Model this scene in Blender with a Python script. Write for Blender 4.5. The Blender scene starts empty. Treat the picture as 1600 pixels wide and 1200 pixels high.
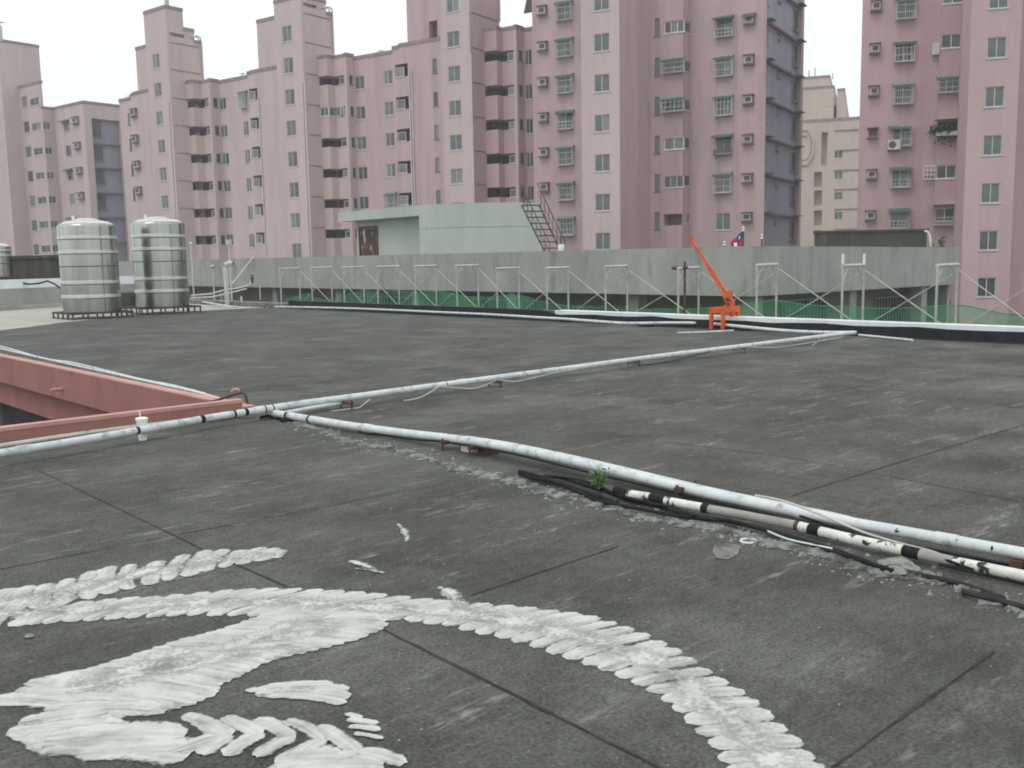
import bpy, math, random
import numpy as np
from mathutils import Vector
R = math.radians
rnd = random.Random(7)
scene = bpy.context.scene
col = scene.collection

# ---------------------------------------------------------------- camera
F, PITCH, ROLL, YAW, H = 1524.6, R(7.27), R(-1.048), R(47.86), 1.6
_fw = np.array([math.cos(YAW)*math.cos(PITCH), math.sin(YAW)*math.cos(PITCH), -math.sin(PITCH)])
_r0 = np.array([math.sin(YAW), -math.cos(YAW), 0.0]); _u0 = np.cross(_r0, _fw)
_r = _r0*math.cos(ROLL)+_u0*math.sin(ROLL); _u = -_r0*math.sin(ROLL)+_u0*math.cos(ROLL)
cam_d = bpy.data.cameras.new('camera'); cam = bpy.data.objects.new('camera', cam_d); col.objects.link(cam)
from mathutils import Matrix
m = Matrix(((_r[0], _u[0], -_fw[0], 0), (_r[1], _u[1], -_fw[1], 0), (_r[2], _u[2], -_fw[2], H), (0, 0, 0, 1)))
cam.matrix_world = m
cam_d.sensor_width = 36; cam_d.lens = 36*F/1600; cam_d.clip_end = 2000; cam_d.clip_start = .05
scene.camera = cam

# ---------------------------------------------------------------- overcast sky, soft sun
world = bpy.data.worlds.new("World"); scene.world = world; world.use_nodes = True
nt = world.node_tree; nt.nodes.clear()
wo = nt.nodes.new('ShaderNodeOutputWorld'); bg = nt.nodes.new('ShaderNodeBackground')
sky = nt.nodes.new('ShaderNodeTexSky'); sky.sky_type = 'NISHITA'; sky.sun_disc = False
SUN_EL, SUN_AZ = R(60), math.pi + R(8)          # the sun stands behind and left of the camera, in world angle
sky.sun_elevation = SUN_EL; sky.sun_rotation = R(90)-SUN_AZ
sky.dust_density = 4; sky.ozone_density = 1
hs = nt.nodes.new('ShaderNodeHueSaturation'); hs.inputs['Saturation'].default_value = .2
mx = nt.nodes.new('ShaderNodeMix'); mx.data_type = 'RGBA'; mx.inputs[0].default_value = .82
mx.inputs[7].default_value = (11.3, 12.0, 12.1, 1)       # the even cloud layer, in the sky's own units
nt.links.new(sky.outputs[0], hs.inputs['Color']); nt.links.new(hs.outputs[0], mx.inputs[6])
nt.links.new(mx.outputs[2], bg.inputs[0]); bg.inputs[1].default_value = .1
nt.links.new(bg.outputs[0], wo.inputs[0])
sun_d = bpy.data.lights.new('sun', 'SUN'); sun_d.energy = .7; sun_d.angle = R(25); sun_d.color = (1, .97, .93)
sun = bpy.data.objects.new('sun', sun_d); col.objects.link(sun)
sd = Vector((math.cos(SUN_AZ)*math.cos(SUN_EL), math.sin(SUN_AZ)*math.cos(SUN_EL), math.sin(SUN_EL)))
sun.rotation_euler = sd.to_track_quat('Z', 'Y').to_euler()
sun.location = (-20, -5, 40)
vs = scene.view_settings; vs.view_transform = 'Standard'; vs.look = 'None'; vs.exposure = 0.2; vs.gamma = 1; vs.use_curve_mapping = False
scene.cycles.filter_width = 1.9; scene.cycles.max_bounces = 6; scene.cycles.transparent_max_bounces = 64

# ---------------------------------------------------------------- helpers: rays and plan geometry
def ray(x, y): return _fw+_r*(x-800)/F-_u*(y-600)/F
CAM = np.array([0, 0, H])
def hz(x, y, z=0.0):
    d = ray(x, y); return CAM+d*((z-H)/d[2])
def hX(x, y, X):
    d = ray(x, y); return CAM+d*(X/d[0])
def hY(x, y, Y):
    d = ray(x, y); return CAM+d*(Y/d[1])
def hP(x, y, P, t):                       # vertical plane through plan point P along plan direction t
    d = ray(x, y); n = np.array([-t[1], t[0]]); k = (P@n)/(d[:2]@n); return CAM+d*k
_f2 = np.array([math.cos(YAW), math.sin(YAW)])
def at(x, y, depth):                      # plan point under a pixel at a forward distance
    d = ray(x, y)[:2]; return d*(depth/(d@_f2))
def at3(x, y, depth):
    d = ray(x, y); return CAM+d*(depth/(d[:2]@_f2))
def az(a): return np.array([math.cos(YAW-R(a)), math.sin(YAW-R(a))])
def walk(P, t, x, y):
    d = ray(x, y)[:2]
    A = np.array([[d[0], -t[0]], [d[1], -t[1]]]); k = np.linalg.solve(A, P); return P+t*k[1]

# ---------------------------------------------------------------- helpers: meshes and objects
BASE = {}
class MB:
    def __init__(s): s.v, s.f, s.mi, s.attr = [], [], [], []
    def quad(s, a, b, c, d, mi=0):
        i = len(s.v); s.v += [tuple(a), tuple(b), tuple(c), tuple(d)]; s.f.append((i, i+1, i+2, i+3)); s.mi.append(mi)
    def poly(s, pts, mi=0):
        i = len(s.v); s.v += [tuple(p) for p in pts]; s.f.append(tuple(range(i, i+len(pts)))); s.mi.append(mi)
    def hexa(s, p, mi=0):                 # 8 points: bottom ring, top ring
        i = len(s.v); s.v += [tuple(q) for q in p]
        for q in ((3, 2, 1, 0), (4, 5, 6, 7), (0, 1, 5, 4), (1, 2, 6, 5), (2, 3, 7, 6), (3, 0, 4, 7)):
            s.f.append(tuple(i+k for k in q)); s.mi.append(mi)
    def box(s, x0, x1, y0, y1, z0, z1, mi=0):
        s.hexa([(x0, y0, z0), (x1, y0, z0), (x1, y1, z0), (x0, y1, z0), (x0, y0, z1), (x1, y0, z1), (x1, y1, z1), (x0, y1, z1)], mi)
    def obox(s, O, t, n, a0, a1, d0, d1, z0, z1, mi=0):  # a along t, d along n
        P = lambda a, d, z: (O[0]+t[0]*a+n[0]*d, O[1]+t[1]*a+n[1]*d, z)
        s.hexa([P(a0, d0, z0), P(a1, d0, z0), P(a1, d1, z0), P(a0, d1, z0), P(a0, d0, z1), P(a1, d0, z1), P(a1, d1, z1), P(a0, d1, z1)], mi)
    def prism(s, pts, z0, z1, mi=0):
        n = len(pts); i = len(s.v)
        s.v += [(p[0], p[1], z0) for p in pts]+[(p[0], p[1], z1) for p in pts]
        s.f.append(tuple(i+k for k in range(n))[::-1]); s.f.append(tuple(i+n+k for k in range(n))); s.mi += [mi, mi]
        for k in range(n):
            j = (k+1) % n; s.f.append((i+k, i+j, i+n+j, i+n+k)); s.mi.append(mi)
    def tube(s, pts, r, n=8, mi=0, cap=True, r2=None):
        pts = [Vector(p) for p in pts]; rings = []
        for k, p in enumerate(pts):
            d = (pts[min(k+1, len(pts)-1)]-pts[max(k-1, 0)]).normalized()
            up = Vector((0, 0, 1)) if abs(d.z) < .95 else Vector((1, 0, 0))
            a = d.cross(up).normalized(); b = a.cross(d)
            rr = r if r2 is None else r+(r2-r)*k/max(1, len(pts)-1)
            i = len(s.v); rings.append(i)
            for q in range(n):
                c = 2*math.pi*q/n; s.v.append(tuple(p+a*(rr*math.cos(c))+b*(rr*math.sin(c))))
        for k in range(len(rings)-1):
            for q in range(n):
                w = (q+1) % n
                s.f.append((rings[k]+q, rings[k]+w, rings[k+1]+w, rings[k+1]+q)); s.mi.append(mi)
        if cap:
            s.f.append(tuple(rings[0]+q for q in range(n))[::-1]); s.f.append(tuple(rings[-1]+q for q in range(n))); s.mi += [mi, mi]
    def bar(s, a, b, w, h=None, mi=0):    # square bar
        s.tube([a, b], w*.707, 4, mi)
    def lathe(s, prof, n=32, mi=0, O=(0, 0, 0)):
        rings = []
        for r_, z in prof:
            i = len(s.v); rings.append(i)
            for q in range(n):
                c = 2*math.pi*q/n; s.v.append((O[0]+r_*math.cos(c), O[1]+r_*math.sin(c), O[2]+z))
        for k in range(len(rings)-1):
            for q in range(n):
                w = (q+1) % n
                s.f.append((rings[k]+q, rings[k]+w, rings[k+1]+w, rings[k+1]+q)); s.mi.append(mi)
    def mesh(s, name, mats, smooth=False, base=(0, 0, 0)):
        me = bpy.data.meshes.new(name)
        me.from_pydata([(v[0]-base[0], v[1]-base[1], v[2]-base[2]) for v in s.v], [], s.f)
        for mm in (mats if isinstance(mats, (list, tuple)) else [mats]): me.materials.append(mm)
        if any(s.mi): me.polygons.foreach_set('material_index', s.mi)
        if smooth: me.polygons.foreach_set('use_smooth', [True]*len(s.f))
        if s.attr:
            ca = me.color_attributes.new('stroke', 'FLOAT_COLOR', 'POINT')
            ca.data.foreach_set('color', [c for a in s.attr for c in a])
        me.update()
        if smooth:
            try: me.set_sharp_from_angle(angle=R(40))
            except Exception: pass
        return me
    def build(s, name, mats, parent=None, smooth=False, base=None):
        b = BASE.get(parent.name, (0, 0, 0)) if parent is not None else (base or (0, 0, 0))
        o = bpy.data.objects.new(name, s.mesh(name, mats, smooth, b)); col.objects.link(o)
        if parent is not None: o.parent = parent; BASE[o.name] = b
        else: o.location = b; BASE[o.name] = b
        return o
def tag(o, label=None, cat=None, group=None, kind=None):
    if label: o['label'] = label
    if cat: o['category'] = cat
    if group: o['group'] = group
    if kind: o['kind'] = kind
    return o
def thing(name, label, cat, loc, group=None):
    o = bpy.data.objects.new(name, None); col.objects.link(o); o.location = tuple(loc); o.empty_display_size = .3
    BASE[o.name] = tuple(float(v) for v in loc); return tag(o, label, cat, group)
def inst(name, me, parent, loc, rz=0.0):      # part placed by world location under a (possibly nested) parent
    o = bpy.data.objects.new(name, me); col.objects.link(o); o.parent = parent
    b = BASE.get(parent.name, (0, 0, 0)); o.location = (loc[0]-b[0], loc[1]-b[1], loc[2]-b[2]); o.rotation_euler = (0, 0, rz); return o
def sub(name, me, parent):
    o = bpy.data.objects.new(name, me); col.objects.link(o); o.parent = parent; return o

# ---------------------------------------------------------------- helpers: materials
def mat(name, c1, c2=None, scale=4.0, stretch=(1, 1, 1), rough=.8, metal=0.0, bump=0.0, bscale=None, lo=.35, hi=.65, c3=None, s3=.5, st3=(1, 1, 1), lo3=.5, hi3=.7, spec=.3, detail=6, rot=0.0, bst=(1, 1, 1)):
    M = bpy.data.materials.new(name); M.use_nodes = True; t = M.node_tree; N, L = t.nodes, t.links
    b = N['Principled BSDF']; b.inputs['Roughness'].default_value = rough; b.inputs['Metallic'].default_value = metal
    b.inputs['Specular IOR Level'].default_value = spec
    tc = N.new('ShaderNodeTexCoord')
    def noise(sc, st, dt=detail):
        mp = N.new('ShaderNodeMapping'); mp.inputs['Scale'].default_value = st; mp.inputs['Rotation'].default_value = (0, 0, rot)
        nz = N.new('ShaderNodeTexNoise'); nz.inputs['Scale'].default_value = sc; nz.inputs['Detail'].default_value = dt; nz.inputs['Roughness'].default_value = .62
        L.new(tc.outputs['Object'], mp.inputs[0]); L.new(mp.outputs[0], nz.inputs['Vector']); return nz.outputs['Fac']
    def mr(src, a, c):
        q = N.new('ShaderNodeMapRange'); q.inputs['From Min'].default_value = a; q.inputs['From Max'].default_value = c; L.new(src, q.inputs['Value']); return q.outputs[0]
    def mix(f, A, B):
        q = N.new('ShaderNodeMix'); q.data_type = 'RGBA'; L.new(f, q.inputs[0])
        for k, c in ((6, A), (7, B)):
            if isinstance(c, tuple): q.inputs[k].default_value = (*c, 1)
            else: L.new(c, q.inputs[k])
        return q.outputs[2]
    if c2 is None: b.inputs['Base Color'].default_value = (*c1, 1)
    else:
        o = mix(mr(noise(scale, stretch), lo, hi), c1, c2)
        if c3 is not None: o = mix(mr(noise(s3, st3), lo3, hi3), o, c3)
        L.new(o, b.inputs['Base Color'])
    if bump:
        bp = N.new('ShaderNodeBump'); bp.inputs['Strength'].default_value = bump; bp.inputs['Distance'].default_value = .02
        L.new(noise(bscale or scale*4, bst), bp.inputs['Height']); L.new(bp.outputs[0], b.inputs['Normal'])
    M['h'] = 1
    M_nodes[name] = (noise, mr, mix, b, L, N, tc)
    return M
M_nodes = {}
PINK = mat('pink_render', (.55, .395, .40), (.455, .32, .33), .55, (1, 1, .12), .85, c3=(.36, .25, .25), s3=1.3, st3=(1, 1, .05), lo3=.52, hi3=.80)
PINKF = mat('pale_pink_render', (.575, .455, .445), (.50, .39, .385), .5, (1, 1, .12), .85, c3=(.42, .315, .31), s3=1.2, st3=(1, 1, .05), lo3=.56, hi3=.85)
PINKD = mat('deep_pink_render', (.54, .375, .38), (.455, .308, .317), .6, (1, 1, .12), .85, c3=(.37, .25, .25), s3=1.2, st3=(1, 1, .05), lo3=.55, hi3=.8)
TAN = mat('tan_render', (.57, .475, .40), (.49, .405, .345), .5, (1, 1, .12), .85, c3=(.42, .335, .275), s3=1.2, st3=(1, 1, .05), lo3=.58, hi3=.8)
CAPM = mat('weathered_cap', (.33, .25, .24), (.22, .17, .165), 1.2, (1, 1, .4), .9)
SLATE2 = mat('pale_slate_render', (.27, .28, .34), (.22, .23, .285), .5, (1, 1, .15), .85)
SLATE = mat('slate_grey_render', (.41, .415, .50), (.33, .34, .415), .5, (1, 1, .15), .85, c3=(.24, .24, .28), s3=1.5, st3=(1, 1, .06), lo3=.58, hi3=.8)
GROOVE = mat('groove_stain', (.16, .11, .11), (.22, .16, .15), 2, rough=.9)
FRAME = mat('aluminium_frame', (.55, .57, .53), (.45, .47, .44), 3, rough=.5)
DARKFR = mat('dark_frame', (.17, .18, .17), rough=.5)
WHITEP = mat('white_window_paint', (.78, .80, .76), (.62, .64, .60), 2, rough=.5)
GLASS = [mat('grey_glass', (.115, .145, .14), (.085, .105, .105), .6, rough=.12, spec=.5),
         mat('dim_glass', (.07, .085, .09), (.05, .06, .065), .6, rough=.1, spec=.5),
         mat('curtained_glass', (.22, .25, .235), (.15, .175, .165), 2.5, (1, 1, .1), .2, spec=.5),
         mat('green_glass', (.13, .175, .15), (.10, .13, .12), .6, rough=.15, spec=.5)]
DARKIN = mat('painted_shade_interior', (.09, .08, .085), (.06, .055, .06), 1.5, rough=.9)  # shade inside recesses and openings, put into a dark base colour
CAGEM = mat('grey_white_cage', (.56, .575, .55), (.40, .41, .39), 3, rough=.6)
GREENAWN = mat('green_awning', (.095, .19, .15), (.07, .135, .11), 4, rough=.6)
ACM = mat('aircon_casing', (.62, .63, .58), (.5, .5, .46), 4, rough=.5)
ACG = mat('aircon_grille', (.10, .105, .11), (.07, .07, .075), 20, rough=.6)
SLEEVE = mat('aircon_sleeve', (.26, .20, .195), (.18, .145, .14), 3, rough=.9)
CONC = mat('weathered_concrete', (.36, .37, .34), (.27, .28, .26), .55, (1, 1, .5), .9, bump=.25, bscale=14, c3=(.17, .18, .168), s3=1.5, st3=(1, 1, .25), lo3=.53, hi3=.74, detail=10)
CONC2 = mat('green_grey_concrete', (.465, .50, .45), (.40, .43, .39), .6, (1, 1, .3), .9, c3=(.31, .36, .325), s3=1.1, st3=(1, 1, .12), lo3=.56, hi3=.82, bump=.1)
TANC = mat('recessed_wall', (.27, .255, .215), (.21, .2, .17), .8, (1, 1, .3), .9)
MOSS = mat('mossy_concrete', (.075, .072, .058), (.045, .048, .036), 1.6, (1, 1, .15), .95, c3=(.15, .135, .115), s3=1.8, st3=(1, 1, .07), lo3=.55, hi3=.75)
PVC = mat('white_pvc', (.63, .66, .665), (.49, .52, .525), 5, (1, 1, 1), .45, c3=(.22, .225, .22), s3=10, lo3=.56, hi3=.72, spec=.35)
PVCOLD = mat('aged_cream_pvc', (.58, .57, .52), (.44, .43, .39), 5, rough=.5, c3=(.2, .19, .18), s3=12, lo3=.6, hi3=.7)
BLACK = mat('black_rubber', (.010, .010, .012), (.024, .024, .026), 8, rough=.8, spec=.15)
BITUM = mat('black_bitumen', (.007, .007, .010), (.020, .020, .024), 5, rough=.7, bump=.6, bscale=12, c3=(.12, .12, .115), s3=6, st3=(1, 1, 2), lo3=.66, hi3=.74, spec=.2)
KERBW = mat('white_painted_kerb', (.74, .77, .78), (.62, .65, .66), 2, rough=.7, c3=(.20, .20, .20), s3=7, lo3=.64, hi3=.70, bump=.2)
KERBD = mat('dark_mossy_kerb', (.06, .06, .06), (.12, .12, .115), 4, rough=.9, bump=.4)
RUST = mat('rusty_iron', (.13, .06, .04), (.065, .04, .032), 14, rough=.85, bump=.3)
RUSTY = mat('rusted_paint_door', (.055, .026, .017), (.12, .07, .042), 5, (1, 1, .25), .8, c3=(.60, .58, .50), s3=5, st3=(1, 1, .25), lo3=.57, hi3=.64)
RUSTST = mat('rusty_stair_steel', (.04, .036, .034), (.105, .066, .046), 6, rough=.8)
ORANGE = mat('orange_paint', (.74, .12, .018), (.58, .085, .014), 5, rough=.45, c3=(.22, .05, .02), s3=13, lo3=.60, hi3=.68, bump=.15, bscale=30)
STEEL = mat('stainless_steel', (.48, .50, .455), (.27, .29, .265), 1.6, (1, 1, .06), .2, metal=1.0, bump=.35, bscale=2.6, bst=(1, 1, .04), c3=(.30, .27, .20), s3=1.1, st3=(1, 1, .1), lo3=.6, hi3=.8)
PIPEP = mat('pale_drain_paint', (.66, .60, .58), (.54, .48, .47), 2, rough=.6)
STEELB = mat('stainless_band', (.74, .75, .69), (.62, .63, .58), 3, rough=.42, metal=.85)
IRON = mat('dark_iron', (.05, .045, .045), (.09, .06, .05), 9, rough=.7)
GALV = mat('galvanised_tube', (.50, .50, .44), (.38, .38, .34), 5, rough=.55, metal=.15)
REDW = mat('red_brown_paint', (.37, .17, .145), (.30, .135, .115), 1.4, (1, 1, .5), .8, c3=(.22, .10, .085), s3=3, lo3=.6, hi3=.8, bump=.12, bscale=20)
REDT = mat('red_paint_coping', (.55, .31, .27), (.46, .25, .22), 3, rough=.8, bump=.15, bscale=20)
CREAMC = mat('cream_concrete', (.44, .43, .375), (.33, .325, .285), 1.2, rough=.9, c3=(.2, .2, .18), s3=1.5, lo3=.55, hi3=.75)
MEMB = mat('pale_membrane', (.66, .70, .72), (.56, .60, .62), 2, rough=.6)
ASPH = mat('street_asphalt', (.06, .06, .06), (.045, .045, .045), 2, rough=.95)
PLANT = mat('leaf_green', (.15, .30, .05), (.08, .18, .03), 9, rough=.6)
PLANTD = mat('dark_leaf', (.03, .05, .022), (.018, .03, .014), 5, rough=.7)
FRED = mat('flag_red', (.58, .02, .045), rough=.8); FBLUE = mat('flag_blue', (.015, .06, .25), rough=.8); FWHITE = mat('flag_white', (.8, .8, .78), rough=.8)
MORTAR = mat('crumbly_mortar', (.30, .31, .285), (.17, .175, .16), 14, rough=.95, bump=1.0, bscale=45, c3=(.10, .10, .095), s3=9, lo3=.46, hi3=.56)
STONE = mat('pale_stone', (.36, .36, .33), (.24, .24, .22), 12, rough=.95, bump=.5)
CUPM = mat('paper_cup', (.80, .82, .80), rough=.5); CUPT = mat('teal_cup_print', (.30, .52, .48), (.75, .78, .76), 14, rough=.5); STRAW = mat('straw', (.75, .74, .70), rough=.4)
SEAL = mat('black_sealant', (.014, .014, .014), (.05, .05, .048), 9, (1, 1, 1), .8)
# roof coating: grain, mottling, drag marks along the slab axes, pale specks and scuffs
ROOF = mat('dark_roof_coating', (.098, .099, .088), (.058, .059, .052), 1.1, rough=.92, bump=.5, bscale=55, c3=(.148, .149, .134), s3=.7, lo3=.50, hi3=.78, spec=.2, detail=8)
noise, mr, mix, b, L, N, tc = M_nodes['dark_roof_coating']
src = b.inputs['Base Color'].links[0].from_socket
fine = mr(noise(62, (1, 1, 1), 6), .30, .70); mid_ = mr(noise(11, (1, 1.5, 1), 6), .30, .70)
o = N.new('ShaderNodeMix'); o.data_type = 'RGBA'; o.blend_type = 'MULTIPLY'; o.inputs[0].default_value = 1.0
g = N.new('ShaderNodeCombineColor')
q = N.new('ShaderNodeMapRange'); q.inputs['To Min'].default_value = .30; q.inputs['To Max'].default_value = 1.72
av_ = N.new('ShaderNodeMath'); av_.operation = 'ADD'; h1_ = N.new('ShaderNodeMath'); h1_.operation = 'MULTIPLY'; h1_.inputs[1].default_value = .72; h2_ = N.new('ShaderNodeMath'); h2_.operation = 'MULTIPLY'; h2_.inputs[1].default_value = .28
L.new(fine, h1_.inputs[0]); L.new(mid_, h2_.inputs[0]); L.new(h1_.outputs[0], av_.inputs[0]); L.new(h2_.outputs[0], av_.inputs[1]); L.new(av_.outputs[0], q.inputs['Value'])
for k in range(3): L.new(q.outputs[0], g.inputs[k])
L.new(src, o.inputs[6]); L.new(g.outputs[0], o.inputs[7]); src = o.outputs[2]
def powmask(a, c):
    k = N.new('ShaderNodeMath'); k.operation = 'MULTIPLY'; L.new(a, k.inputs[0]); L.new(c, k.inputs[1]); return k.outputs[0]
drag = powmask(mr(noise(1.3, (.9, 3.2, 1), 5), .54, .68), mr(noise(7, (1.2, 2.6, 1), 6), .45, .68))
src = mix(powmask(drag, fine), src, (.26, .26, .24))
speck = mr(noise(30, (1, 1, 1), 2), .70, .76)
src = mix(speck, src, (.36, .36, .34))
scuff = powmask(mr(noise(2.3, (.5, 2.4, 1), 3), .58, .72), mr(noise(19, (.5, 2, 1), 5), .44, .64))
src = mix(scuff, src, (.30, .30, .28))
L.new(src, b.inputs['Base Color'])

# white cement smears: streaks run along each trowel stroke (vertex colour: across, along, random); the thin rim is worn through
SMEAR = bpy.data.materials.new('white_cement'); SMEAR.use_nodes = True
t = SMEAR.node_tree; N, L = t.nodes, t.links; b = N['Principled BSDF']; b.inputs['Roughness'].default_value = .9; b.inputs['Specular IOR Level'].default_value = .2
ca = N.new('ShaderNodeVertexColor'); ca.layer_name = 'stroke'
mp = N.new('ShaderNodeVectorMath'); mp.operation = 'MULTIPLY'; mp.inputs[1].default_value = (5, 1.0, 60); L.new(ca.outputs[0], mp.inputs[0])
nz = N.new('ShaderNodeTexNoise'); nz.inputs['Scale'].default_value = 1.0; nz.inputs['Detail'].default_value = 5; L.new(mp.outputs[0], nz.inputs['Vector'])
tcx = N.new('ShaderNodeTexCoord')
def nzs(sc, dt):
    k = N.new('ShaderNodeTexNoise'); k.inputs['Scale'].default_value = sc; k.inputs['Detail'].default_value = dt; L.new(tcx.outputs['Object'], k.inputs['Vector']); return k.outputs['Fac']
def mth(op, a, c):
    k = N.new('ShaderNodeMath'); k.operation = op
    for q_, v_ in ((0, a), (1, c)):
        if isinstance(v_, (int, float)): k.inputs[q_].default_value = v_
        else: L.new(v_, k.inputs[q_])
    return k.outputs[0]
n6, n40 = nzs(6, 7), nzs(45, 5)
tone = mth('ADD', mth('MULTIPLY', nz.outputs['Fac'], .45), mth('ADD', mth('MULTIPLY', n6, .4), mth('MULTIPLY', n40, .15)))
rp = N.new('ShaderNodeValToRGB'); rp.color_ramp.elements[0].position = .38; rp.color_ramp.elements[0].color = (.27, .275, .26, 1)
rp.color_ramp.elements[1].position = .60; rp.color_ramp.elements[1].color = (.56, .57, .535, 1)
e = rp.color_ramp.elements.new(.46); e.color = (.42, .425, .40, 1)
sx_ = N.new('ShaderNodeSeparateColor'); L.new(ca.outputs[0], sx_.inputs[0]); soft_ = mth('GREATER_THAN', ca.outputs[1], 1.5); tipf = mth('SUBTRACT', 1.0, mth('MINIMUM', ca.outputs[1], 1.0)); tone = mth('ADD', tone, mth('MULTIPLY', mth('MULTIPLY', mth('SUBTRACT', sx_.outputs[0], .5), .20), tipf))
L.new(tone, rp.inputs[0]); L.new(rp.outputs[0], b.inputs['Base Color'])
sx_ = N.new('ShaderNodeSeparateColor'); L.new(ca.outputs[0], sx_.inputs[0])
edge_ = mth('SUBTRACT', 1.0, mth('ABSOLUTE', mth('SUBTRACT', mth('MULTIPLY', sx_.outputs[0], 2.0), 1.0), 0))
al = mth('ADD', mth('MULTIPLY', edge_, mth('SUBTRACT', 4.5, mth('MULTIPLY', soft_, 3.1))), mth('ADD', mth('MULTIPLY', n6, 3.0), mth('MULTIPLY', n40, 2.2)))
al = mth('SUBTRACT', al, 3.05)
cl_ = N.new('ShaderNodeClamp'); L.new(al, cl_.inputs[0])
ms = N.new('ShaderNodeMixShader'); tr = N.new('ShaderNodeBsdfTransparent'); L.new(cl_.outputs[0], ms.inputs[0]); L.new(tr.outputs[0], ms.inputs[1]); L.new(b.outputs[0], ms.inputs[2])
L.new(ms.outputs[0], N['Material Output'].inputs[0])

# green debris netting: a thin weave that lets part of the light through
NET = bpy.data.materials.new('green_netting'); NET.use_nodes = True
t = NET.node_tree; N, L = t.nodes, t.links; N.clear()
out = N.new('ShaderNodeOutputMaterial'); ms = N.new('ShaderNodeMixShader'); tr = N.new('ShaderNodeBsdfTransparent'); df = N.new('ShaderNodeBsdfDiffuse')
df.inputs[0].default_value = (.10, .40, .21, 1); tr.inputs[0].default_value = (.80, .93, .84, 1)
tcx = N.new('ShaderNodeTexCoord'); nz = N.new('ShaderNodeTexNoise'); nz.inputs['Scale'].default_value = .55; nz.inputs['Detail'].default_value = 4; L.new(tcx.outputs['Object'], nz.inputs['Vector'])
q = N.new('ShaderNodeMapRange'); q.inputs['From Min'].default_value = .35; q.inputs['From Max'].default_value = .65; q.inputs['To Min'].default_value = .18; q.inputs['To Max'].default_value = .44
L.new(nz.outputs['Fac'], q.inputs['Value']); L.new(q.outputs[0], ms.inputs[0]); L.new(tr.outputs[0], ms.inputs[1]); L.new(df.outputs[0], ms.inputs[2]); L.new(ms.outputs[0], out.inputs[0])
NETR = mat('net_rope', (.05, .30, .13), rough=.8)

# ================================================================ LARGE STRUCTURE
GZ = -15.0
g = MB(); g.quad((-900, -900, GZ), (900, -900, GZ), (900, 900, GZ), (-900, 900, GZ))
tag(g.build('ground', ASPH), 'paved ground far below the roofs', kind='structure')

# ---- the roof under our feet (light well cut out beyond Y 9.55 and left of X 5.2)
XK, YW, XW = 17.9, 9.5, 4.95
g = MB()
g.quad((-30, -25, 0), (XK, -25, 0), (XK, YW, 0), (-30, YW, 0))
g.quad((XW, YW, 0), (XK, YW, 0), (XK, 31.8, 0), (XW, 31.8, 0))
g.poly([(XW, 31.8, 0), (XK, 31.8, 0), (XK, 44, 0), (-6, 44, 0), (-6, 31.8, 0)])
roof = tag(g.build('roof_deck', ROOF), 'dark worn flat roof coated in grey bitumen', kind='structure')
g = MB(); g.quad((18.35, -25, GZ), (18.35, 44, GZ), (18.35, 44, -.2), (18.35, -25, -.2)); g.quad((-30, 44.3, GZ), (18.35, 44.3, GZ), (18.35, 44.3, -.2), (-30, 44.3, -.2))
g.build('outer_wall', TANC, roof)
def strip(mb, a, b, w, z=.004, z2=None):
    a, b = np.array(a[:2]), np.array(b[:2]); d = (b-a)/np.linalg.norm(b-a); n = np.array([-d[1], d[0]]); k = max(1, int(np.linalg.norm(b-a)/.12)); prev = None
    for i in range(k+1):
        p = a+(b-a)*i/k; ww = w*(.55+.9*rnd.random())/2; o = (rnd.random()-.5)*w*.3
        cur = ((*(p+n*(o+ww)), z), (*(p+n*(o-ww)), z))
        if prev: mb.quad(prev[0], prev[1], cur[1], cur[0])
        prev = cur
for pts, w in ((((60, 735), (330, 865)), .012), (((330, 865), (600, 985)), .016), (((600, 985), (1010, 1190)), .02), (((1010, 1190), (1080, 1226)), .02),
               (((128, 1113), (600, 982)), .016), (((735, 931), (970, 853)), .014), (((0, 890), (360, 820)), .012), (((1300, 1200), (1552, 1020)), .015), (((360, 820), (700, 755)), .008),
               (((1232, 777), (1330, 746)), .012), (((1330, 746), (1480, 700)), .016), (((1480, 700), (1600, 664)), .012), (((1000, 686), (1240, 716)), .012), (((1240, 716), (1600, 785)), .012)):
    g = MB(); strip(g, hz(*pts[0]), hz(*pts[1]), w*.72); g.build('expansion_joint', SEAL, roof)
# pale concrete margin beyond the coating, at the tanks
g = MB(); px = [(-40, 522), (0, 516), (45, 511), (95, 504), (150, 499), (200, 492), (260, 490), (320, 485.5), (400, 481), (470, 477.5), (462, 474), (380, 470.5), (300, 471), (200, 474), (95, 479.5), (0, 486), (-40, 489)]
g.poly([hz(x, y, .004) for x, y in px]); tag(g.build('concrete_margin', CREAMC), 'pale cream concrete margin at the far edge of the dark roof', kind='structure')

# ---- kerb along the far edge: black bitumen face, mossy then white painted top
kerb = thing('roof_kerb', 'low roof edge kerb, black tarred face with white painted top', 'kerb', (XK, 10, 0))
def jag(mb, x, ys, z0, zf, mi=0):
    pass
yw0 = float(hX(867, 487, XK)[1])
ZK = .27
g = MB(); n = 90
def kz(y): return ZK
prev = None
for i in range(n+1):
    y = -25+i*(31.8+25)/n; zz = kz(y)*(.70+.13*math.sin(y*3.1)*rnd.random()) if y < yw0 else kz(y)
    cur = (y, zz)
    if prev:
        g.quad((XK-.03, prev[0], 0), (XK-.03, cur[0], 0), (XK-.012, cur[0], cur[1]), (XK-.012, prev[0], prev[1]))
        g.quad((XK-.25-.1*rnd.random(), prev[0], .004), (XK-.25-.1*rnd.random(), cur[0], .004), (XK-.03, cur[0], .012), (XK-.03, prev[0], .012))
    prev = cur
g.build('tarred_face', BITUM, kerb)
g = MB(); g.box(XK, 18.28, -25, yw0, -.3, ZK); g.build('white_coping', KERBW, kerb)
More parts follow.
